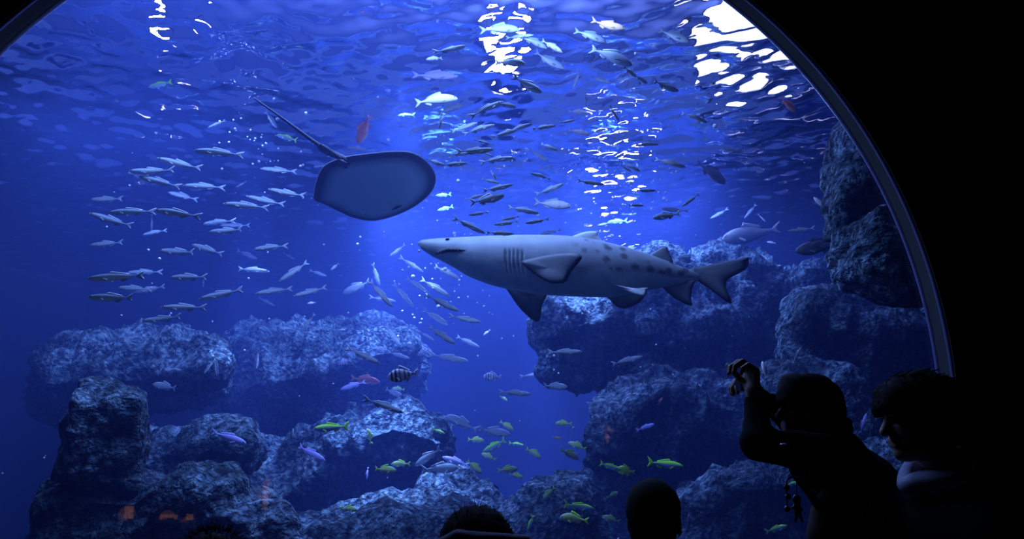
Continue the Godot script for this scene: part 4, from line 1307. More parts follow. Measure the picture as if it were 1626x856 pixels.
func build_fish() -> void:
	fish("slim", Vector3(-2.36, 3.53, -5.29), 8, -1, 0.379, "slim silver fish heading left beyond left school, level with ray's upper rim")
	fish("slim", Vector3(-2.93, 3.62, -5.83), 15, -12, 0.395, "slim silver fish heading left in left school, level with ray's upper rim, topmost")
	fish("slim", Vector3(-3.13, 3.53, -5.76), 14, 4, 0.382, "slim silver fish heading left in left school, level with ray's upper rim, second highest")
	fish("slim", Vector3(-3.07, 3.44, -5.76), -1, -13, 0.374, "slim silver fish heading left in left school, level with ray's upper rim, lowest")
	fish("slim", Vector3(-2.87, 3.53, -6.18), 5, -0, 0.376, "slim silver fish heading left in left school, level with ray's lower rim, topmost")
	fish("slim", Vector3(-4.99, 4.63, -10.07), -13, -16, 0.511, "slim silver fish heading left in left school, level with ray's lower rim, second highest")
	fish("slim", Vector3(-4.16, 3.6, -6.84), -8, -0, 0.372, "slim silver fish heading left at far left, level with ray's lower rim, topmost")
	fish("slim", Vector3(-3.08, 3.07, -5.41), 2, 4, 0.365, "slim silver fish heading left at far left, level with ray's lower rim, second highest")
	fish("slim", Vector3(-2.57, 2.98, -5.13), -9, -9, 0.372, "slim silver fish heading left in left school, level with ray's lower rim, lowest")
	fish("slim", Vector3(-3.46, 3.1, -5.8), 14, -16, 0.386, "slim silver fish heading left at far left, level with ray's lower rim, lowest")
	fish("slim", Vector3(-5.15, 3.96, -9.68), -11, 10, 0.369, "slim silver fish heading left in left school, level with shark's snout, leftmost")
	fish("slim", Vector3(-6.98, 4.99, -13.01), -106, 85, 0.329, "slim silver fish nose down in left school, level with ray's lower rim")
	fish("slim", Vector3(-3.87, 3.89, -8.84), -12, 4, 0.448, "slim silver fish heading left beyond left school, level with ray's lower rim, leftmost")
	fish("slim", Vector3(-4.57, 4.43, -11.09), 12, 3, 0.477, "slim silver fish heading left beyond left school, level with shark's snout, second from left")
	fish("slim", Vector3(-2.6, 3.09, -6.14), -9, -0, 0.366, "slim silver fish heading left beyond left school, level with shark's snout, leftmost")
	fish("slim", Vector3(-2.32, 3.24, -5.82), 12, -1, 0.382, "slim silver fish heading left beyond left school, level with ray's lower rim, second from left")
	fish("slim", Vector3(-2.42, 3.5, -6.56), 15, -11, 0.384, "slim silver fish heading left beyond left school, level with ray's lower rim, rightmost")
	fish("slim", Vector3(-2.16, 3.53, -6.4), 6, -11, 0.376, "slim silver fish heading left, left of the stingray, level with ray's lower rim")
	fish("slim", Vector3(-2.48, 3.98, -7.03), 14, -1, 0.380, "slim silver fish heading left, left of the stingray, level with ray's upper rim")
	fish("slim", Vector3(-4.32, 4.98, -10.6), 19, 37, 0.190, "slim silver fish diving left beyond left school, level with ray's lower rim")
	fish("slim", Vector3(-4.08, 3.12, -6.79), -6, 4, 0.368, "slim silver fish heading left at far left, level with shark's snout")
	fish("slim", Vector3(-3.17, 2.96, -6.44), -11, -6, 0.427, "slim silver fish heading left in left school, level with shark's snout, second from left")
	fish("slim", Vector3(-2.89, 2.98, -6.42), -15, -18, 0.381, "slim silver fish heading left in left school, level with shark's snout, rightmost")
	fish("slim", Vector3(-5.04, 3.31, -9.32), 3, 3, 0.464, "slim silver fish heading left at far left, level with shark belly, rightmost")
	fish("slim", Vector3(-2.78, 2.42, -4.79), 6, 5, 0.389, "slim silver fish heading left at far left, level with shark belly, leftmost")
	fish("slim", Vector3(-3.9, 2.71, -7.05), -6, -3, 0.362, "slim silver fish heading left at far left, level with shark belly, second from left")
	fish("slim", Vector3(-4.42, 2.91, -8.34), -1, 11, 0.392, "slim silver fish heading left in left school, level with shark belly, leftmost")
	fish("slim", Vector3(-2.82, 2.28, -4.84), -1, -2, 0.358, "slim silver fish heading left at far left, above the left ledge")
	fish("slim", Vector3(-2.78, 2.61, -5.86), -14, -2, 0.375, "slim silver fish heading left in left school, level with shark belly, rightmost")
	fish("slim", Vector3(-7.23, 4.38, -15.99), -89, 84, 0.347, "slim silver fish nose down in left school, level with shark belly")
	fish("slim", Vector3(-2.45, 2.45, -5.77), 11, 15, 0.361, "slim silver fish heading left beyond left school, level with shark belly")
	fish("slim", Vector3(-2.66, 2.31, -5.57), 9, 1, 0.356, "slim silver fish heading left in left school, above the left ledge, rightmost")
	fish("slim", Vector3(-3.01, 2.26, -5.94), 3, 6, 0.352, "slim silver fish heading left in left school, above the left ledge, leftmost")
	fish("slim", Vector3(-2.41, 3.07, -6.72), -15, 4, 0.368, "slim silver fish heading left beyond left school, level with shark's snout, rightmost")
	fish("slim", Vector3(-4.88, 4.23, -12.46), 164, 22, 0.497, "slim silver fish diving right beyond left school, level with shark's snout")
	fish("slim", Vector3(-5.14, 4.87, -15.61), 171, 28, 0.345, "slim silver fish diving right in the left middle, level with shark's snout")
	fish("slim", Vector3(-2.26, 2.89, -7.05), 19, 40, 0.369, "slim silver fish diving left in the left middle, level with shark belly")
	fish("slim", Vector3(-3.47, 3.3, -9.11), -175, 5, 0.435, "slim silver fish heading right beyond left school, level with shark belly")
	fish("slim", Vector3(-3.63, 3.93, -12.73), 171, 19, 0.372, "slim silver fish heading right under the stingray, level with shark belly")
	fish("pale", Vector3(-2.74, 3.62, -10.52), 11, 44, 0.158, "tiny pale fish diving left under the stingray, level with shark belly")
	fish("slim", Vector3(-2.4, 2.66, -6.9), 12, 11, 0.365, "slim silver fish heading left in the left middle, level with shark belly, leftmost")
	fish("slim", Vector3(-2.16, 2.72, -7.33), 15, 18, 0.360, "slim silver fish heading left in the left middle, level with shark belly, rightmost")
	fish("slim", Vector3(-5.57, 3.81, -15.56), -174, 26, 0.429, "slim silver fish diving right beyond left school, above the left ledge")
	fish("pale", Vector3(-3.86, 3.44, -13.22), 14, 9, 0.163, "tiny pale fish heading left in the left middle, above the left ledge")
	fish("deep", Vector3(-2.56, 3.42, -11.26), 15, 28, 0.498, "deep-bodied grey fish diving left under the stingray, level with shark belly")
	fish("slim", Vector3(-2.92, 2.67, -9.86), -10, 51, 0.350, "slim silver fish nose down in the left middle, above the left ledge")
	fish("slim", Vector3(-3.65, 2.66, -9.8), -12, 29, 0.221, "slim silver fish diving left beyond left school, above the left ledge")
	fish("slim", Vector3(-1.98, 4.15, -11.75), -13, 32, 0.363, "slim silver fish diving left, left of the snout, level with shark's snout")
	fish("slim", Vector3(-2.34, 3.72, -11.72), 162, 69, 0.450, "slim silver fish nose down under the stingray, level with shark belly")
	fish("slim", Vector3(-1.37, 2.67, -7.16), -159, 47, 0.376, "slim silver fish nose down, left of the snout, level with shark belly, leftmost")
	fish("slim", Vector3(-2.29, 3.35, -12.13), 179, 8, 0.475, "slim silver fish heading right, left of the snout, over the far arch")
	fish("slim", Vector3(-1.71, 3.85, -11.52), -170, 30, 0.482, "slim silver fish diving right, left of the snout, level with shark belly, topmost")
	fish("slim", Vector3(-0.78, 3.07, -8.02), 168, 28, 0.372, "slim silver fish diving right below the snout, level with shark belly")
	fish("slim", Vector3(-1.5, 3.01, -9.43), -176, 48, 0.439, "slim silver fish nose down, left of the snout, level with shark belly, rightmost")
	fish("slim", Vector3(-1.25, 3.07, -8.95), 164, 34, 0.371, "slim silver fish diving right, left of the snout, level with shark belly, second highest")
	fish("slim", Vector3(-0.89, 2.86, -7.88), -180, 31, 0.413, "slim silver fish diving right, left of the snout, level with shark belly, lowest")
	fish("slim", Vector3(-0.7, 2.53, -6.87), -167, 24, 0.386, "slim silver fish diving right below the snout, below belly height")
	fish("slim", Vector3(-1.01, 2.67, -9.13), 163, 29, 0.375, "slim silver fish diving right, left of the snout, below belly height, topmost")
	fish("slim", Vector3(-0.51, 2.45, -7.54), 171, 11, 0.363, "slim silver fish heading right below the snout, below belly height")
	fish("slim", Vector3(-1.4, 3.08, -12.62), -178, 31, 0.534, "slim silver fish diving right, left of the snout, below belly height, lowest")
	fish("slim", Vector3(-0.7, 2.21, -6.85), 167, 32, 0.361, "slim silver fish diving right below the snout, level with far arch, leftmost")
	fish("slim", Vector3(-1.21, 2.48, -9.79), -178, 31, 0.262, "slim silver fish diving right, left of the snout, level with far arch")
	fish("slim", Vector3(-0.77, 2.59, -12), 168, 25, 0.494, "slim silver fish diving right below the snout, level with far arch, rightmost")
	fish("pale", Vector3(-0.43, 2.73, -11.83), -2, 42, 0.160, "tiny pale fish diving left below the snout, below belly height")
	fish("slim", Vector3(-0.78, 2.1, -8.67), 173, 10, 0.499, "slim silver fish heading right below the snout, level with far arch")
	fish("slim", Vector3(-1.41, 1.99, -6.6), -173, 25, 0.360, "slim silver fish diving right under the stingray, level with far arch")
	fish("slim", Vector3(-1.6, 2.21, -9.82), -168, 15, 0.332, "slim silver fish heading right over the sloping boulder, level with far arch")
	fish("slim", Vector3(-1.49, 2.37, -8.6), 157, 46, 0.410, "slim silver fish nose down, left of the snout, level with far arch")
	fish("slim", Vector3(-2.14, 2.59, -9.99), 173, 54, 0.281, "slim silver fish nose down under the stingray, over the far arch")
	fish("pale", Vector3(-2.43, 2.57, -9.85), -175, -0, 0.108, "white round fish heading right under the stingray, over the far arch")
	fish("barred", Vector3(-2.34, 2.11, -9.73), -8, 19, 0.185, "black and white barred fish heading left under the stingray, level with far arch")
	fish("barred", Vector3(-1.87, 2.3, -9.93), 15, 36, 0.168, "black and white barred fish diving left, left of the snout, level with far arch, leftmost")
	fish("barred", Vector3(-1.25, 2.25, -9.81), 10, 28, 0.171, "black and white barred fish diving left, left of the snout, level with far arch, rightmost")
	fish("barred", Vector3(-0.75, 1.74, -4.82), 6, 9, 0.211, "black and white barred fish heading left over the sloping boulder, level with far arch")
	fish("barred", Vector3(-0.25, 1.88, -9.01), 8, -0, 0.237, "black and white barred fish heading left below the snout, level with far arch")
	fish("violet", Vector3(-1.96, 1.76, -8.66), 7, 18, 0.317, "violet-blue fish heading left under the stingray, level with woman's head")
	fish("red", Vector3(-2.05, 1.86, -9.78), -180, 8, 0.420, "reddish fish heading right under the stingray, level with woman's head")
	fish("slim", Vector3(-1.05, 1.53, -5.78), 174, 19, 0.356, "slim silver fish heading right over the sloping boulder, level with woman's head")
	fish("deep", Vector3(-1.65, 1.69, -9.79), 165, 21, 0.307, "deep-bodied grey fish heading right over the sloping boulder, level with woman's head")
	fish("snapper", Vector3(-1.6, 1.74, -9.89), 3, -6, 0.179, "small yellow-tailed fish heading left over the sloping boulder, level with woman's head")
	fish("snapper", Vector3(-1.5, 1.58, -9.7), 2, 25, 0.141, "small yellow-tailed fish diving left over the sloping boulder, level with woman's head")
	fish("yellowback", Vector3(-1.49, 1.35, -5.85), 6, 4, 0.286, "yellow-backed blue fish heading left under the stingray, level with sloping boulder")
	fish("snapper", Vector3(-1.48, 1.21, -7.38), 15, -74, 0.166, "small yellow-tailed fish nose up under the stingray, level with sloping boulder")
	fish("violet", Vector3(-1.87, 1.09, -6.64), 170, 24, 0.326, "violet-blue fish diving right in the left middle, level with sloping boulder")
	fish("violet", Vector3(-2.32, 1.27, -5.83), 175, 17, 0.322, "violet-blue fish heading right beyond left school, level with sloping boulder")
	fish("pale", Vector3(-2.77, 1.24, -7.44), 12, 31, 0.098, "tiny pale fish diving left beyond left school, level with sloping boulder")
	fish("yellowback", Vector3(-2.89, 1.27, -7.35), 11, 2, 0.232, "yellow-backed blue fish heading left beyond left school, level with sloping boulder")
	fish("snapper", Vector3(-2.3, 1.24, -7.47), 102, -88, 0.097, "small yellow-tailed fish nose up in the left middle, level with sloping boulder")
	fish("snapper", Vector3(-1.28, 0.73, -5.7), 165, 4, 0.144, "small yellow-tailed fish heading right under the stingray, low in the picture")
	fish("snapper", Vector3(-1.06, 1, -6), 179, 5, 0.191, "small yellow-tailed fish heading right over the sloping boulder, low in the picture")
	fish("snapper", Vector3(-1.11, 0.95, -7.15), 11, 2, 0.192, "small yellow-tailed fish heading left over the sloping boulder, low in the picture")
	fish("violet", Vector3(-1.51, 0.83, -7.49), -22, 89, 0.126, "tiny pinkish violet fish hanging head down over the shaded boulder face")
	fish("deep", Vector3(-0.87, 1, -7.43), 9, 34, 0.315, "deep-bodied grey fish diving left over the sloping boulder, level with sloping boulder")
	fish("deep", Vector3(-0.75, 0.88, -7.44), -169, -1, 0.398, "deep-bodied grey fish heading right over the sloping boulder, low in the picture")
	fish("violet", Vector3(-0.63, 0.91, -8.03), 3, -16, 0.318, "violet-blue fish heading left below the snout, level with sloping boulder")
	fish("snapper", Vector3(-0.36, 0.95, -6.83), -177, 42, 0.189, "small yellow-tailed fish diving right below the snout, low in the picture")
	fish("deep", Vector3(-0.63, 1.3, -8.97), 10, -25, 0.440, "deep-bodied grey fish rising left below the snout, level with sloping boulder")
	fish("snapper", Vector3(-0.95, 1.15, -10.81), 6, 63, 0.188, "small yellow-tailed fish nose down below the snout, level with sloping boulder")
	fish("snapper", Vector3(-0.41, 1.13, -8.16), -169, 6, 0.192, "small yellow-tailed fish heading right below the snout, level with sloping boulder")
	fish("yellowback", Vector3(-0.76, 1.26, -7.37), 175, 19, 0.139, "yellow-backed blue fish heading right over the sloping boulder, level with sloping boulder")
	fish("deep", Vector3(-0.23, 1.18, -9.33), 174, 10, 0.431, "deep-bodied grey fish heading right below the snout, level with sloping boulder")
	fish("snapper", Vector3(-0.06, 1.28, -8.43), -162, 34, 0.198, "small yellow-tailed fish diving right below the shark, level with sloping boulder, leftmost")
	fish("yellowback", Vector3(-0.22, 1.02, -8.98), -10, 28, 0.345, "yellow-backed blue fish diving left below the snout, level with sloping boulder")
	fish("snapper", Vector3(-0.28, 0.92, -8.52), -13, -22, 0.192, "small yellow-tailed fish rising left below the snout, level with sloping boulder")
	fish("yellowback", Vector3(0.07, 0.88, -11.75), -170, 9, 0.256, "yellow-backed blue fish heading right below the shark, level with sloping boulder")
	fish("snapper", Vector3(0.26, 0.95, -8.68), -163, 31, 0.232, "small yellow-tailed fish diving right below the shark, level with sloping boulder, second from left")
	fish("snapper", Vector3(-0.04, 0.95, -6.55), -176, -3, 0.190, "small yellow-tailed fish heading right below the shark, low in the picture, leftmost")
	fish("snapper", Vector3(0.04, 0.87, -6.82), 177, 12, 0.140, "small yellow-tailed fish heading right below the shark, low in the picture, second from left")
	fish("snapper", Vector3(-0.14, 1.62, -11.73), 165, 32, 0.154, "small yellow-tailed fish diving right below the shark, level with woman's head")
	fish("slim", Vector3(0.03, 1.65, -7.23), -177, 4, 0.344, "slim silver fish heading right below the shark, level with woman's head, leftmost")
	fish("slim", Vector3(0.32, 2, -11.74), -177, -5, 0.382, "slim silver fish heading right below the shark, level with far arch, leftmost")
	fish("snapper", Vector3(0.55, 1.33, -7.59), 11, -0, 0.185, "small yellow-tailed fish heading left below the shark, level with sloping boulder, topmost")
	fish("tan", Vector3(0.48, 1.18, -7.65), -165, 7, 0.113, "orange fish heading right below the shark, level with sloping boulder")
	fish("snapper", Vector3(0.5, 1.11, -6.23), -166, 26, 0.194, "small yellow-tailed fish diving right below the shark, level with sloping boulder, rightmost")
	fish("snapper", Vector3(0.69, 1.1, -7.55), -5, -18, 0.210, "small yellow-tailed fish heading left below the shark, level with sloping boulder, lowest")
	fish("yellowback", Vector3(0.88, 0.99, -6.42), 165, 16, 0.211, "yellow-backed blue fish heading right below the shark, low in the picture, second from left")
	fish("yellow", Vector3(1.02, 0.95, -6.46), -3, -6, 0.165, "bright yellow-green oval fish beside the yellow-backed fish near the short-haired head")
	fish("yellowback", Vector3(1.22, 1.07, -5.71), 175, 7, 0.288, "yellow-backed blue fish heading right below the shark, low in the picture, rightmost")
	fish("snapper", Vector3(0.89, 0.75, -6.38), -168, -20, 0.123, "small yellow-tailed fish heading right below the shark, low in the picture, rightmost")
	fish("snapper", Vector3(0.33, 0.76, -6.42), 3, 45, 0.152, "small yellow-tailed fish nose down below the shark, low in the picture")
	fish("yellowback", Vector3(0.6, 0.64, -6.49), 165, 7, 0.270, "yellow-backed blue fish heading right below the shark, low in the picture, leftmost")
	fish("snapper", Vector3(0.41, 0.8, -4.79), -5, -5, 0.192, "small yellow-tailed fish heading left below the shark, low in the picture, leftmost")
	fish("snapper", Vector3(0.88, 0.53, -6.48), -16, -13, 0.167, "small yellow-tailed fish heading left below the shark, low in the picture, rightmost")
	fish("yellowback", Vector3(0.17, 0.46, -6.72), 2, 70, 0.153, "yellow-backed blue fish nose down below the shark, low in the picture")
	fish("violet", Vector3(1.45, 1.29, -7.71), -168, -17, 0.229, "violet-blue fish heading right below the shark, level with sloping boulder")
	fish("red", Vector3(1.62, 1.57, -7.71), 159, -54, 0.093, "reddish fish nose up below the shark, level with woman's head")
	fish("slim", Vector3(0.52, 2.04, -6.82), -178, -1, 0.352, "slim silver fish heading right below the shark, level with far arch, second from left")
	fish("slim", Vector3(1.16, 1.97, -7.06), -173, -14, 0.354, "slim silver fish heading right below the shark, level with far arch, rightmost")
	fish("deep", Vector3(0.48, 1.73, -7.79), -176, 3, 0.280, "deep-bodied grey fish heading right below the shark, level with woman's head")
	fish("slim", Vector3(0.93, 1.56, -7.79), 167, -8, 0.232, "slim silver fish heading right below the shark, level with woman's head, second from left")
	fish("slim", Vector3(1.63, 1.78, -7.71), -172, -3, 0.252, "slim silver fish heading right below the shark, level with woman's head, rightmost")
	fish("pale", Vector3(2.13, 1.82, -5.9), -0, -80, 0.155, "bright pale fish hanging tail down just above the woman's raised camera")
	fish("slim", Vector3(2.53, 1.96, -6.19), -170, -56, 0.195, "slim silver fish nose up by the woman, level with far arch")
	fish("slim", Vector3(1.42, 3.73, -5.06), -179, 24, 0.215, "slim silver fish heading right at the upper right, a little above ray level")
	fish("red", Vector3(3.21, 4.97, -7.56), 174, 53, 0.266, "thin dark fish diving right beside the white ripples at the upper right")
	fish("dark", Vector3(3.02, 4.98, -10.02), -171, 39, 0.557, "dark bulky fish in open water above the shark's tail")
	fish("slim", Vector3(3.05, 4.97, -9.06), 11, -3, 0.344, "slim silver fish heading left at the upper right, level with ray's upper rim")
	fish("slim", Vector3(1.21, 3.36, -5.06), 165, 23, 0.257, "slim silver fish heading right above the dorsal fin, level with ray's upper rim, rightmost")
	fish("slim", Vector3(1.04, 3.51, -5.06), -169, -2, 0.188, "slim silver fish heading right above the dorsal fin, a little above ray level")
	fish("slim", Vector3(0.94, 3.37, -5.19), -179, 28, 0.154, "slim silver fish diving right above the dorsal fin, level with ray's upper rim")
	fish("slim", Vector3(0.9, 3.38, -5.25), -167, 22, 0.110, "slim silver fish heading right above the dorsal fin, level with ray's upper rim, leftmost")
	fish("slim", Vector3(0.61, 3.23, -5.16), -175, 5, 0.222, "slim silver fish heading right above the shark, level with ray's lower rim, rightmost")
	fish("slim", Vector3(1.03, 3.16, -5.14), -176, -3, 0.166, "slim silver fish heading right above the dorsal fin, level with ray's lower rim, topmost")
	fish("slim", Vector3(0.92, 2.99, -4.96), -172, -2, 0.123, "slim silver fish heading right above the dorsal fin, level with ray's lower rim, lowest")
	fish("slim", Vector3(2.14, 4.05, -8.83), 12, -4, 0.374, "slim silver fish heading left above the dorsal fin, level with ray's lower rim")
	fish("deep", Vector3(1.21, 2.99, -5.26), -2, 8, 0.216, "deep-bodied grey fish heading left above the dorsal fin, level with ray's lower rim")
	fish("slim", Vector3(1.39, 3.1, -5.2), -1, 36, 0.164, "slim silver fish diving left above the dorsal fin, level with ray's lower rim")
	fish("yellowback", Vector3(1.94, 4.82, -12.32), -4, 4, 0.372, "yellow-backed blue fish heading left above the dorsal fin, level with ray's lower rim")
	fish("slim", Vector3(1.79, 4.98, -13.11), -10, 9, 0.241, "slim silver fish heading left above the shark, level with shark's snout, rightmost")
	fish("pale", Vector3(0.47, 3.8, -7.72), 169, 8, 0.433, "pale silvery fish with broad body swimming right above the shark's back")
	fish("slim", Vector3(0.34, 3.43, -5.97), 173, -22, 0.289, "slim silver fish heading right above the shark, level with ray's lower rim, leftmost")
	fish("slim", Vector3(0.23, 3.32, -5.26), 13, -10, 0.177, "slim silver fish heading left in dense school, level with ray's upper rim")
	fish("slim", Vector3(-0.11, 3.19, -5.17), -180, -14, 0.247, "slim silver fish heading right in dense school, level with ray's lower rim, second from left")
	fish("deep", Vector3(-0.19, 3.1, -5.18), 170, -11, 0.273, "deep-bodied grey fish heading right in dense school, level with ray's lower rim")
	fish("slim", Vector3(-0.3, 3.15, -5.28), 170, -11, 0.164, "slim silver fish heading right in dense school, level with ray's lower rim, leftmost")
	fish("slim", Vector3(-0.17, 3.27, -5.24), 164, 17, 0.162, "slim silver fish heading right in dense school, level with ray's upper rim, lowest")
	fish("slim", Vector3(-0.14, 3.23, -4.97), 159, 58, 0.105, "slim silver fish nose down in dense school, level with ray's upper rim")
	fish("slim", Vector3(0.09, 3.06, -5.33), 173, 15, 0.273, "slim silver fish heading right in dense school, level with ray's lower rim, rightmost")
	fish("slim", Vector3(-0.34, 2.93, -5.32), -168, 24, 0.287, "slim silver fish diving right in dense school, level with shark's snout")
	fish("slim", Vector3(-0.09, 2.79, -5.01), 176, 4, 0.217, "slim silver fish heading right in dense school, level with shark's snout")
	fish("slim", Vector3(-0.04, 2.89, -5.1), -14, 3, 0.202, "slim silver fish heading left in dense school, level with shark's snout")
	fish("slim", Vector3(-0.01, 2.97, -5.25), 13, 16, 0.147, "slim silver fish heading left in dense school, level with ray's lower rim, second from left")
	fish("slim", Vector3(0.19, 2.9, -5.08), 3, 10, 0.189, "slim silver fish heading left in dense school, level with ray's lower rim, rightmost")
	fish("slim", Vector3(0.46, 3.57, -8.11), -4, 9, 0.286, "slim silver fish heading left above the shark, level with shark's snout, leftmost")
	fish("slim", Vector3(-0.25, 2.94, -5.01), 4, 9, 0.153, "slim silver fish heading left in dense school, level with ray's lower rim, leftmost")
	fish("yellowback", Vector3(-1.16, 5, -11.27), 13, 7, 0.264, "yellow-backed blue fish heading left in dense school, level with ray's lower rim, topmost")
	fish("yellowback", Vector3(-1.2, 4.99, -12.06), 4, 14, 0.292, "yellow-backed blue fish heading left in dense school, level with ray's lower rim, lowest")
	fish("pale", Vector3(-0.75, 4.47, -6.36), 178, -2, 0.439, "white deep fish with a dark eye bar swimming right below the purple fish")
	fish("deep", Vector3(-0.74, 4.97, -7.7), 179, -19, 0.321, "deep-bodied grey fish heading right in dense school, level with ray's tail, leftmost")
	fish("slim", Vector3(-0.55, 3.72, -5.1), 10, 73, 0.142, "slim silver fish nose down in dense school, a little above ray level")
	fish("slim", Vector3(-0.2, 3.87, -5.21), -165, -29, 0.310, "slim silver fish rising right in dense school, level with ray's tail")
	fish("deep", Vector3(-0.04, 3.8, -5), 177, 12, 0.149, "deep-bodied grey fish heading right in dense school, level with ray's tail, rightmost")
	fish("slim", Vector3(-0.29, 3.9, -5.71), -179, -16, 0.291, "slim silver fish heading right in dense school, a little above ray level, leftmost")
	fish("slim", Vector3(-0.47, 4.19, -6.38), -163, -28, 0.304, "slim silver fish rising right in dense school, a little above ray level")
	fish("slim", Vector3(0.05, 3.62, -5.01), 165, -12, 0.225, "slim silver fish heading right in dense school, a little above ray level, fourth from left")
	fish("slim", Vector3(-0.06, 3.57, -5), 165, -10, 0.212, "slim silver fish heading right in dense school, a little above ray level, third from left")
	fish("slim", Vector3(-0.28, 3.41, -4.95), -168, -10, 0.299, "slim silver fish heading right in dense school, level with ray's upper rim, topmost")
	fish("slim", Vector3(-0.23, 3.52, -5.04), -174, 14, 0.126, "slim silver fish heading right in dense school, a little above ray level, second from left")
	fish("slim", Vector3(-0.41, 3.44, -5.1), -168, -10, 0.172, "slim silver fish heading right in dense school, level with ray's upper rim, second highest")
	fish("slim", Vector3(-0.12, 3.46, -5.27), -178, -7, 0.289, "slim silver fish heading right in dense school, level with ray's upper rim, third highest")
	fish("slim", Vector3(-0.2, 3.48, -5.19), 177, 26, 0.106, "slim silver fish diving right in dense school, level with ray's upper rim, leftmost")
	fish("slim", Vector3(-0.44, 3.32, -4.99), -165, -11, 0.215, "slim silver fish heading right in dense school, level with ray's upper rim, fourth highest")
	fish("slim", Vector3(-0.41, 3.43, -5.31), -2, -83, 0.102, "slim silver fish nose up in dense school, level with ray's upper rim")
	fish("deep", Vector3(-0.6, 3.39, -5.14), 166, 26, 0.130, "deep-bodied grey fish diving right, left of the snout, level with ray's upper rim")
	fish("slim", Vector3(0.25, 3.68, -5.14), -167, -13, 0.204, "slim silver fish heading right in dense school, a little above ray level, rightmost")
	fish("slim", Vector3(0.43, 3.71, -5.1), -176, -12, 0.122, "slim silver fish heading right above the shark, a little above ray level")
	fish("pale", Vector3(0.87, 4.99, -8.46), -169, 12, 0.296, "bright white slim fish just right of the dense school above the shark")
	fish("pale", Vector3(0.79, 4.98, -7.8), -173, 6, 0.229, "small pale round-bodied fish alone right of the dense school")
	fish("yellowback", Vector3(-1.29, 5, -7.96), -7, -0, 0.217, "yellow-backed blue fish heading left, left of the snout, a little above ray level")
	fish("deep", Vector3(-1.22, 4.99, -8.38), -1, 27, 0.242, "deep-bodied grey fish diving left, left of the snout, a little above ray level")
	fish("slim", Vector3(-2.09, 4.97, -9.01), 14, -3, 0.348, "slim silver fish heading left by the stingray, level with ray's upper rim, rightmost")
	fish("red", Vector3(-1.79, 4.82, -7.93), 18, 72, 0.435, "dark red fish diving head down above the stingray")
	fish("slim", Vector3(-0.5, 4.34, -5.14), 166, -7, 0.279, "slim silver fish heading right in dense school, near the top, leftmost")
	fish("violet", Vector3(-0.83, 5, -6.91), 175, 4, 0.512, "purplish deep-bodied fish with a white fleck on its side in the upper middle")
	fish("pale", Vector3(-0.79, 4.99, -6.51), 6, 12, 0.170, "tiny pale fish heading left, left of the snout, near the top")
	fish("deep", Vector3(-0.11, 5, -5.96), -169, -3, 0.386, "deep-bodied grey fish heading right in dense school, near the top, topmost")
	fish("deep", Vector3(0.21, 4.99, -6.18), -164, 21, 0.293, "deep-bodied grey fish heading right in dense school, near the top, second highest")
	fish("pale", Vector3(0.39, 4.98, -6.25), -165, 26, 0.241, "glaring white fish tail and body lit by the lamps at the top")
	fish("deep", Vector3(0.38, 4.97, -6.53), -175, 27, 0.352, "deep-bodied grey fish diving right above the shark, near the top")
	fish("deep", Vector3(-0.02, 4.19, -5.06), 172, 10, 0.259, "deep-bodied grey fish heading right in dense school, near the top, lowest")
	fish("deep", Vector3(0.12, 3.99, -5.05), 174, 31, 0.266, "deep-bodied grey fish diving right in dense school, level with ray's tail")
	fish("slim", Vector3(0.07, 5, -6.1), 175, -4, 0.274, "slim silver fish heading right in dense school, near the top, rightmost")
	fish("slim", Vector3(0.7, 5, -6.99), -17, 67, 0.231, "slim silver fish nose down above the shark, level with ray's tail")
	fish("slim", Vector3(0.96, 4.98, -6.97), -177, 15, 0.259, "slim silver fish heading right above the shark, level with ray's tail")
	fish("deep", Vector3(0.83, 4.4, -5.35), 179, 28, 0.393, "deep-bodied grey fish diving right above the dorsal fin, near the top, leftmost")
	fish("deep", Vector3(0.75, 4.98, -6.05), -166, 20, 0.331, "deep-bodied grey fish heading right above the shark, near the top")
	fish("tan", Vector3(0.89, 4.98, -5.87), 166, 20, 0.329, "tan brown fish swimming right near the top of the water")
	fish("deep", Vector3(1.55, 4.99, -6.07), 164, 31, 0.333, "deep-bodied grey fish diving right above the dorsal fin, near the top, rightmost")
	fish("deep", Vector3(0.91, 4.06, -4.97), -176, 38, 0.127, "deep-bodied grey fish diving right above the dorsal fin, level with ray's tail, topmost")
	fish("deep", Vector3(1.02, 4.07, -5.11), -173, 31, 0.126, "deep-bodied grey fish diving right above the dorsal fin, level with ray's tail, lowest")
	fish("deep", Vector3(1.27, 4.12, -5.34), -169, 15, 0.239, "deep-bodied grey fish heading right above the dorsal fin, level with ray's tail")
	fish("slim", Vector3(0.81, 3.8, -5.16), -158, 52, 0.161, "slim silver fish nose down above the dorsal fin, a little above ray level")
	fish("slim", Vector3(0.29, 3.53, -5.17), 164, 30, 0.166, "slim silver fish diving right above the shark, a little above ray level")
	fish("slim", Vector3(0.32, 4.48, -7.93), -170, 29, 0.298, "slim silver fish diving right in dense school, level with ray's upper rim, rightmost")
	fish("yellowback", Vector3(-3.86, 4.98, -7.08), 1, 16, 0.266, "small yellow-green fish alone in the dark upper left water")
	fish("slim", Vector3(-3.71, 4.99, -8.2), 3, 26, 0.229, "slim silver fish diving left beyond left school, a little above ray level")
	fish("yellowback", Vector3(-2.97, 4.99, -8.67), 4, -17, 0.295, "yellow-backed blue fish heading left, left of the stingray, a little above ray level")
	fish("slim", Vector3(-2.96, 4.97, -8.01), 159, 51, 0.318, "slim silver fish nose down, left of the stingray, a little above ray level")
	fish("slim", Vector3(-2.83, 4.99, -9.77), -2, 8, 0.215, "slim silver fish heading left by the stingray, level with ray's upper rim, leftmost")
	fish("pale", Vector3(3.2, 3.6, -6.96), -16, -55, 0.158, "small pale and dark fish nosing along the dark rock pillar")
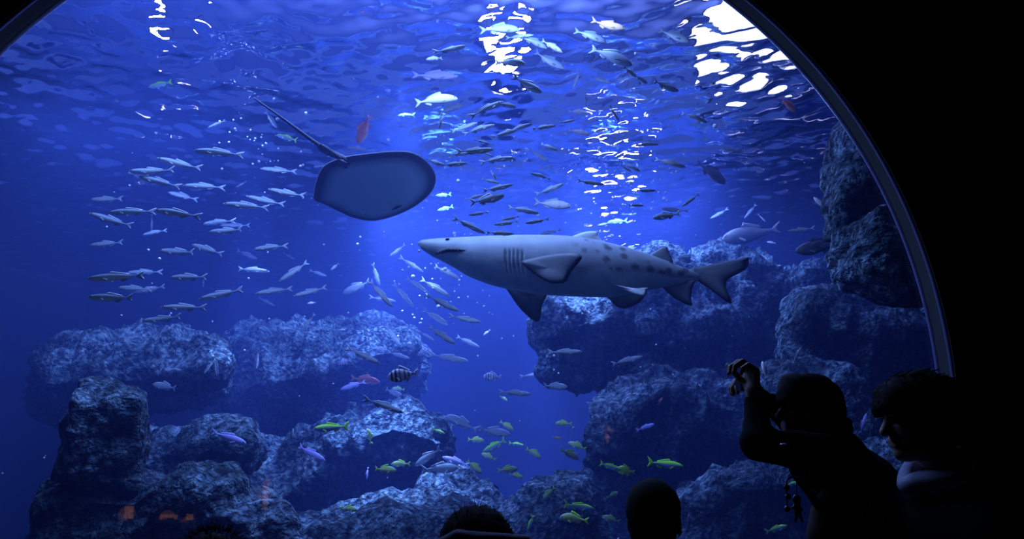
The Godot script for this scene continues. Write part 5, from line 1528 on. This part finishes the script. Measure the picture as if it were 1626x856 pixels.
	fish("dark", Vector3(3.08, 3.09, -6.81), -6, 10, 0.448, "long dark fish with a pale nose leaving the pillar's shadow")
	fish("dark", Vector3(3.14, 3.12, -6.81), 9, 11, 0.306, "dark fish just above the long pale-nosed fish by the pillar")
	fish("slim", Vector3(2.99, 3.31, -6.96), -6, 3, 0.264, "slim silver fish heading left at the upper right, level with shark's snout")
	fish("slim", Vector3(3.83, 4.98, -12.37), -15, 25, 0.369, "slim silver fish diving left at the upper right, level with ray's lower rim")
	fish("slim", Vector3(4.33, 4.97, -12.16), -20, 48, 0.335, "slim silver fish nose down at the upper right, level with ray's lower rim, leftmost")
	fish("slim", Vector3(4.7, 4.97, -12.61), 176, 50, 0.206, "slim silver fish nose down at the upper right, level with ray's lower rim, rightmost")
	fish("dark", Vector3(3.96, 4.29, -11.16), -14, 7, 0.941, "big dim fish far behind the shark's raised tail")
	fish("pale", Vector3(5.02, 4.6, -13.07), -15, -13, 0.166, "tiny pale fish heading left at the upper right, level with shark's snout")
	fish("yellow", Vector3(2.7, 4.97, -15.22), -7, 9, 0.189, "small yellow fish seen just over the shark's back before the pointed rock")
	fish("deep", Vector3(-4.38, 1.66, -7.85), -166, 24, 0.325, "deep-bodied grey fish diving right at far left, level with woman's head")
	fish("deep", Vector3(-3.88, 1.73, -7.86), -6, -9, 0.320, "deep-bodied grey fish heading left in left school, level with woman's head")
	fish("slim", Vector3(-3.44, 1.96, -7.94), 3, 56, 0.206, "slim silver fish nose down beyond left school, level with far arch, leftmost")
	fish("slim", Vector3(-3.38, 1.97, -7.98), 171, 77, 0.263, "slim silver fish nose down beyond left school, level with far arch, second from left")
	fish("slim", Vector3(-3.63, 2.17, -9.93), 19, 87, 0.303, "slim silver fish nose down beyond left school, level with far arch, rightmost")
	fish("yellowback", Vector3(2.41, 0.87, -6.19), 169, -18, 0.119, "yellow-backed blue fish heading right by the woman, low in the picture, topmost")
	fish("yellowback", Vector3(2.33, 0.46, -6.43), 165, -18, 0.205, "yellow-backed blue fish heading right by the woman, low in the picture, lowest")
	fish("violet", Vector3(3.1, 1.37, -6.25), 173, -70, 0.196, "pale violet fish hanging between the woman's back and the man's face")
	fish("pale", Vector3(1.31, 0.81, -6.36), 11, 21, 0.074, "tiny pale fish heading left below the shark, low in the picture")

const SHARK_AT := Vector3(0.624, 2.779, -6)
const SHARK := [[-1.468, 0.164, 0.016, 0.014], [-1.423, 0.150, 0.042, 0.046], [-1.339, 0.126, 0.074, 0.086], [-1.255, 0.107, 0.099, 0.118], [-1.143, 0.080, 0.131, 0.144], [-1.031, 0.048, 0.168, 0.168], [-0.919, 0.026, 0.196, 0.187], [-0.807, 0.008, 0.218, 0.196], [-0.696, -0.005, 0.234, 0.199], [-0.585, -0.014, 0.247, 0.203], [-0.418, -0.028, 0.262, 0.209], [-0.251, -0.036, 0.267, 0.214], [-0.084, -0.045, 0.266, 0.208], [0.082, -0.060, 0.258, 0.196], [0.248, -0.078, 0.239, 0.177], [0.415, -0.085, 0.204, 0.147], [0.581, -0.093, 0.161, 0.113], [0.747, -0.108, 0.119, 0.077], [0.885, -0.119, 0.079, 0.047], [0.996, -0.123, 0.052, 0.029], [1.107, -0.113, 0.040, 0.016], [1.248, -0.077, 0.037, 0.011], [1.374, -0.026, 0.026, 0.006]]
const GILLS := -0.679
const EYE := Vector2(-1.189, 0.174)
const MOUTH := [Vector2(-1.298, 0.051), Vector2(-1.176, 0.074), Vector2(-1.020, 0.063)]
const SHARK_FINS := [
	["pectoral_fin", [Vector3(-0.543, -0.05, 0.217), Vector3(-0.426, -0.017, 0.245), Vector3(-0.268, 0.001, 0.3), Vector3(-0.14, 0.002, 0.346), Vector3(-0.074, -0.009, 0.369), Vector3(-0.044, -0.04, 0.378), Vector3(-0.065, -0.081, 0.369), Vector3(-0.126, -0.151, 0.346), Vector3(-0.158, -0.213, 0.338), Vector3(-0.19, -0.249, 0.331), Vector3(-0.272, -0.25, 0.304), Vector3(-0.344, -0.224, 0.277), Vector3(-0.453, -0.14, 0.229)], Vector3(-0.311, -0.116, 0.276), 0.035, Color(0.07, 0.075, 0.09), Color(0.20, 0.22, 0.25)],
	["pectoral_fin", [Vector3(-0.681, -0.165, -0.256), Vector3(-0.635, -0.267, -0.243), Vector3(-0.56, -0.374, -0.258), Vector3(-0.48, -0.451, -0.288), Vector3(-0.41, -0.495, -0.314), Vector3(-0.37, -0.483, -0.314), Vector3(-0.359, -0.428, -0.291), Vector3(-0.348, -0.351, -0.261), Vector3(-0.308, -0.271, -0.251), Vector3(-0.284, -0.183, -0.253), Vector3(-0.498, -0.155, -0.181)], Vector3(-0.458, -0.3, -0.213), 0.040, Color(0.07, 0.075, 0.09), Color(0.36, 0.39, 0.40)],
	["dorsal_fin", [Vector3(-0.148, 0.189, 0), Vector3(-0.051, 0.243, 0), Vector3(0.033, 0.269, 0), Vector3(0.101, 0.275, 0), Vector3(0.134, 0.266, 0), Vector3(0.145, 0.229, 0), Vector3(0.188, 0.166, 0), Vector3(0.131, 0.131, 0), Vector3(-0.025, 0.131, 0)], Vector3(0.043, 0.189, 0), 0.035, Color(0.6, 0.64, 0.66), Color(0.5, 0.54, 0.56)],
	["second_dorsal_fin", [Vector3(0.568, 0.044, -0.02), Vector3(0.648, 0.096, -0.02), Vector3(0.717, 0.136, -0.02), Vector3(0.756, 0.139, -0.02), Vector3(0.766, 0.101, -0.02), Vector3(0.805, -0.019, -0.02), Vector3(0.7, -0.013, -0.02), Vector3(0.589, 0.021, -0.02)], Vector3(0.702, 0.044, -0.02), 0.025, Color(0.17, 0.19, 0.22), Color(0.17, 0.19, 0.22)],
	["anal_fin", [Vector3(0.694, -0.204, -0.03), Vector3(0.779, -0.305, -0.03), Vector3(0.875, -0.366, -0.03), Vector3(0.952, -0.389, -0.03), Vector3(0.949, -0.327, -0.03), Vector3(0.965, -0.238, -0.03), Vector3(0.985, -0.164, -0.03), Vector3(0.834, -0.17, -0.03)], Vector3(0.859, -0.249, -0.03), 0.025, Color(0.07, 0.075, 0.09), Color(0.26, 0.29, 0.32)],
	["pelvic_fin", [Vector3(0.237, -0.226, 0.131), Vector3(0.329, -0.252, 0.159), Vector3(0.426, -0.278, 0.214), Vector3(0.508, -0.28, 0.26), Vector3(0.512, -0.302, 0.264), Vector3(0.49, -0.349, 0.26), Vector3(0.413, -0.327, 0.216), Vector3(0.318, -0.274, 0.158)], Vector3(0.396, -0.286, 0.199), 0.020, Color(0.5, 0.53, 0.55), Color(0.55, 0.58, 0.6)],
	["pelvic_fin", [Vector3(0.22, -0.263, -0.154), Vector3(0.262, -0.333, -0.147), Vector3(0.317, -0.384, -0.148), Vector3(0.373, -0.401, -0.15), Vector3(0.441, -0.383, -0.15), Vector3(0.535, -0.331, -0.16), Vector3(0.561, -0.262, -0.161), Vector3(0.4, -0.247, -0.11)], Vector3(0.371, -0.314, -0.119), 0.025, Color(0.07, 0.075, 0.09), Color(0.42, 0.45, 0.44)],
	["tail_fin", [Vector3(0.964, -0.062, -0.06), Vector3(1.044, -0.039, -0.06), Vector3(1.214, -0.002, -0.06), Vector3(1.357, 0.03, -0.06), Vector3(1.476, 0.05, -0.06), Vector3(1.492, 0.03, -0.06), Vector3(1.476, -0.039, -0.06), Vector3(1.4, -0.096, -0.06), Vector3(1.319, -0.136, -0.06), Vector3(1.277, -0.182, -0.06), Vector3(1.279, -0.244, -0.06), Vector3(1.308, -0.317, -0.06), Vector3(1.311, -0.368, -0.06), Vector3(1.267, -0.351, -0.06), Vector3(1.187, -0.289, -0.06), Vector3(1.102, -0.221, -0.06), Vector3(1.026, -0.165, -0.06)], Vector3(1.141, -0.113, -0.06), 0.030, Color(0.07, 0.075, 0.09), Color(0.19, 0.21, 0.24)],
]
const RAY_AT := Vector3(-1.289, 3.56, -6.3)
const RAY_BELLY := Vector3(0.107, -0.845, 0.524)
const RAY_RIM := [Vector3(-0.222, 0.179, 0.334), Vector3(-0.107, 0.197, 0.34), Vector3(0.018, 0.213, 0.339), Vector3(0.159, 0.229, 0.336), Vector3(0.299, 0.237, 0.322), Vector3(0.398, 0.229, 0.288), Vector3(0.482, 0.197, 0.218), Vector3(0.543, 0.149, 0.129), Vector3(0.568, 0.09, 0.029), Vector3(0.54, 0.019, -0.08), Vector3(0.464, -0.047, -0.171), Vector3(0.345, -0.113, -0.252), Vector3(0.201, -0.169, -0.314), Vector3(0.053, -0.211, -0.35), Vector3(-0.092, -0.236, -0.362), Vector3(-0.245, -0.226, -0.315), Vector3(-0.37, -0.191, -0.233), Vector3(-0.498, -0.142, -0.128), Vector3(-0.586, -0.116, -0.068), Vector3(-0.596, -0.092, -0.026), Vector3(-0.567, -0.037, 0.057), Vector3(-0.52, 0.03, 0.154), Vector3(-0.457, 0.095, 0.247), Vector3(-0.365, 0.142, 0.303)]
const RAY_TAIL := [Vector3(-0.171, 0.132, 0.247), Vector3(-0.242, 0.167, 0.318), Vector3(-0.353, 0.206, 0.405), Vector3(-0.453, 0.252, 0.5), Vector3(-0.581, 0.324, 0.641), Vector3(-0.72, 0.402, 0.795), Vector3(-0.85, 0.47, 0.932)]
const RAY_PELVIC := [[Vector3(-0.233, 0.154, 0.353), Vector3(-0.324, 0.157, 0.377), Vector3(-0.432, 0.196, 0.462), Vector3(-0.392, 0.235, 0.516), Vector3(-0.3, 0.195, 0.434)], [Vector3(-0.279, 0.147, 0.371), Vector3(-0.218, 0.135, 0.339), Vector3(-0.217, 0.089, 0.265), Vector3(-0.27, 0.11, 0.309)]]
const RAY_MOUTH := [Vector3(0.116, -0.122, -0.22), Vector3(0.168, -0.102, -0.2), Vector3(0.218, -0.087, -0.186)]
const CLOUDS := [[Vector3(-5.278, 7.031, -9), Vector3(0.5, 0.2, 0.6), 132], [Vector3(-3.594, 5.437, -9), Vector3(0.12, 0.18, 0.4), 132], [Vector3(-3.237, 5.298, -9), Vector3(0.4, 0.6, 0.6), 88], [Vector3(-0.293, 6.524, -9), Vector3(0.9, 0.5, 0.8), 154], [Vector3(1.297, 6.14, -9), Vector3(0.8, 0.6, 0.8), 110], [Vector3(-0.984, 5.483, -9), Vector3(0.8, 0.8, 0.8), 110], [Vector3(1.26, 4.662, -9), Vector3(0.35, 0.25, 0.5), 88], [Vector3(1.761, 4.306, -9), Vector3(0.5, 0.3, 0.5), 66], [Vector3(2.06, 6.476, -9), Vector3(0.2, 0.15, 0.3), 66], [Vector3(-1.897, 6.621, -9), Vector3(1.5, 0.4, 0.8), 88], [Vector3(0.053, 4.157, -8), Vector3(1.2, 0.8, 0.8), 88], [Vector3(-0.643, 2.839, -7.5), Vector3(0.3, 0.3, 0.4), 55], [Vector3(-1.571, 2.925, -8), Vector3(3, 2, 1.5), 132]]
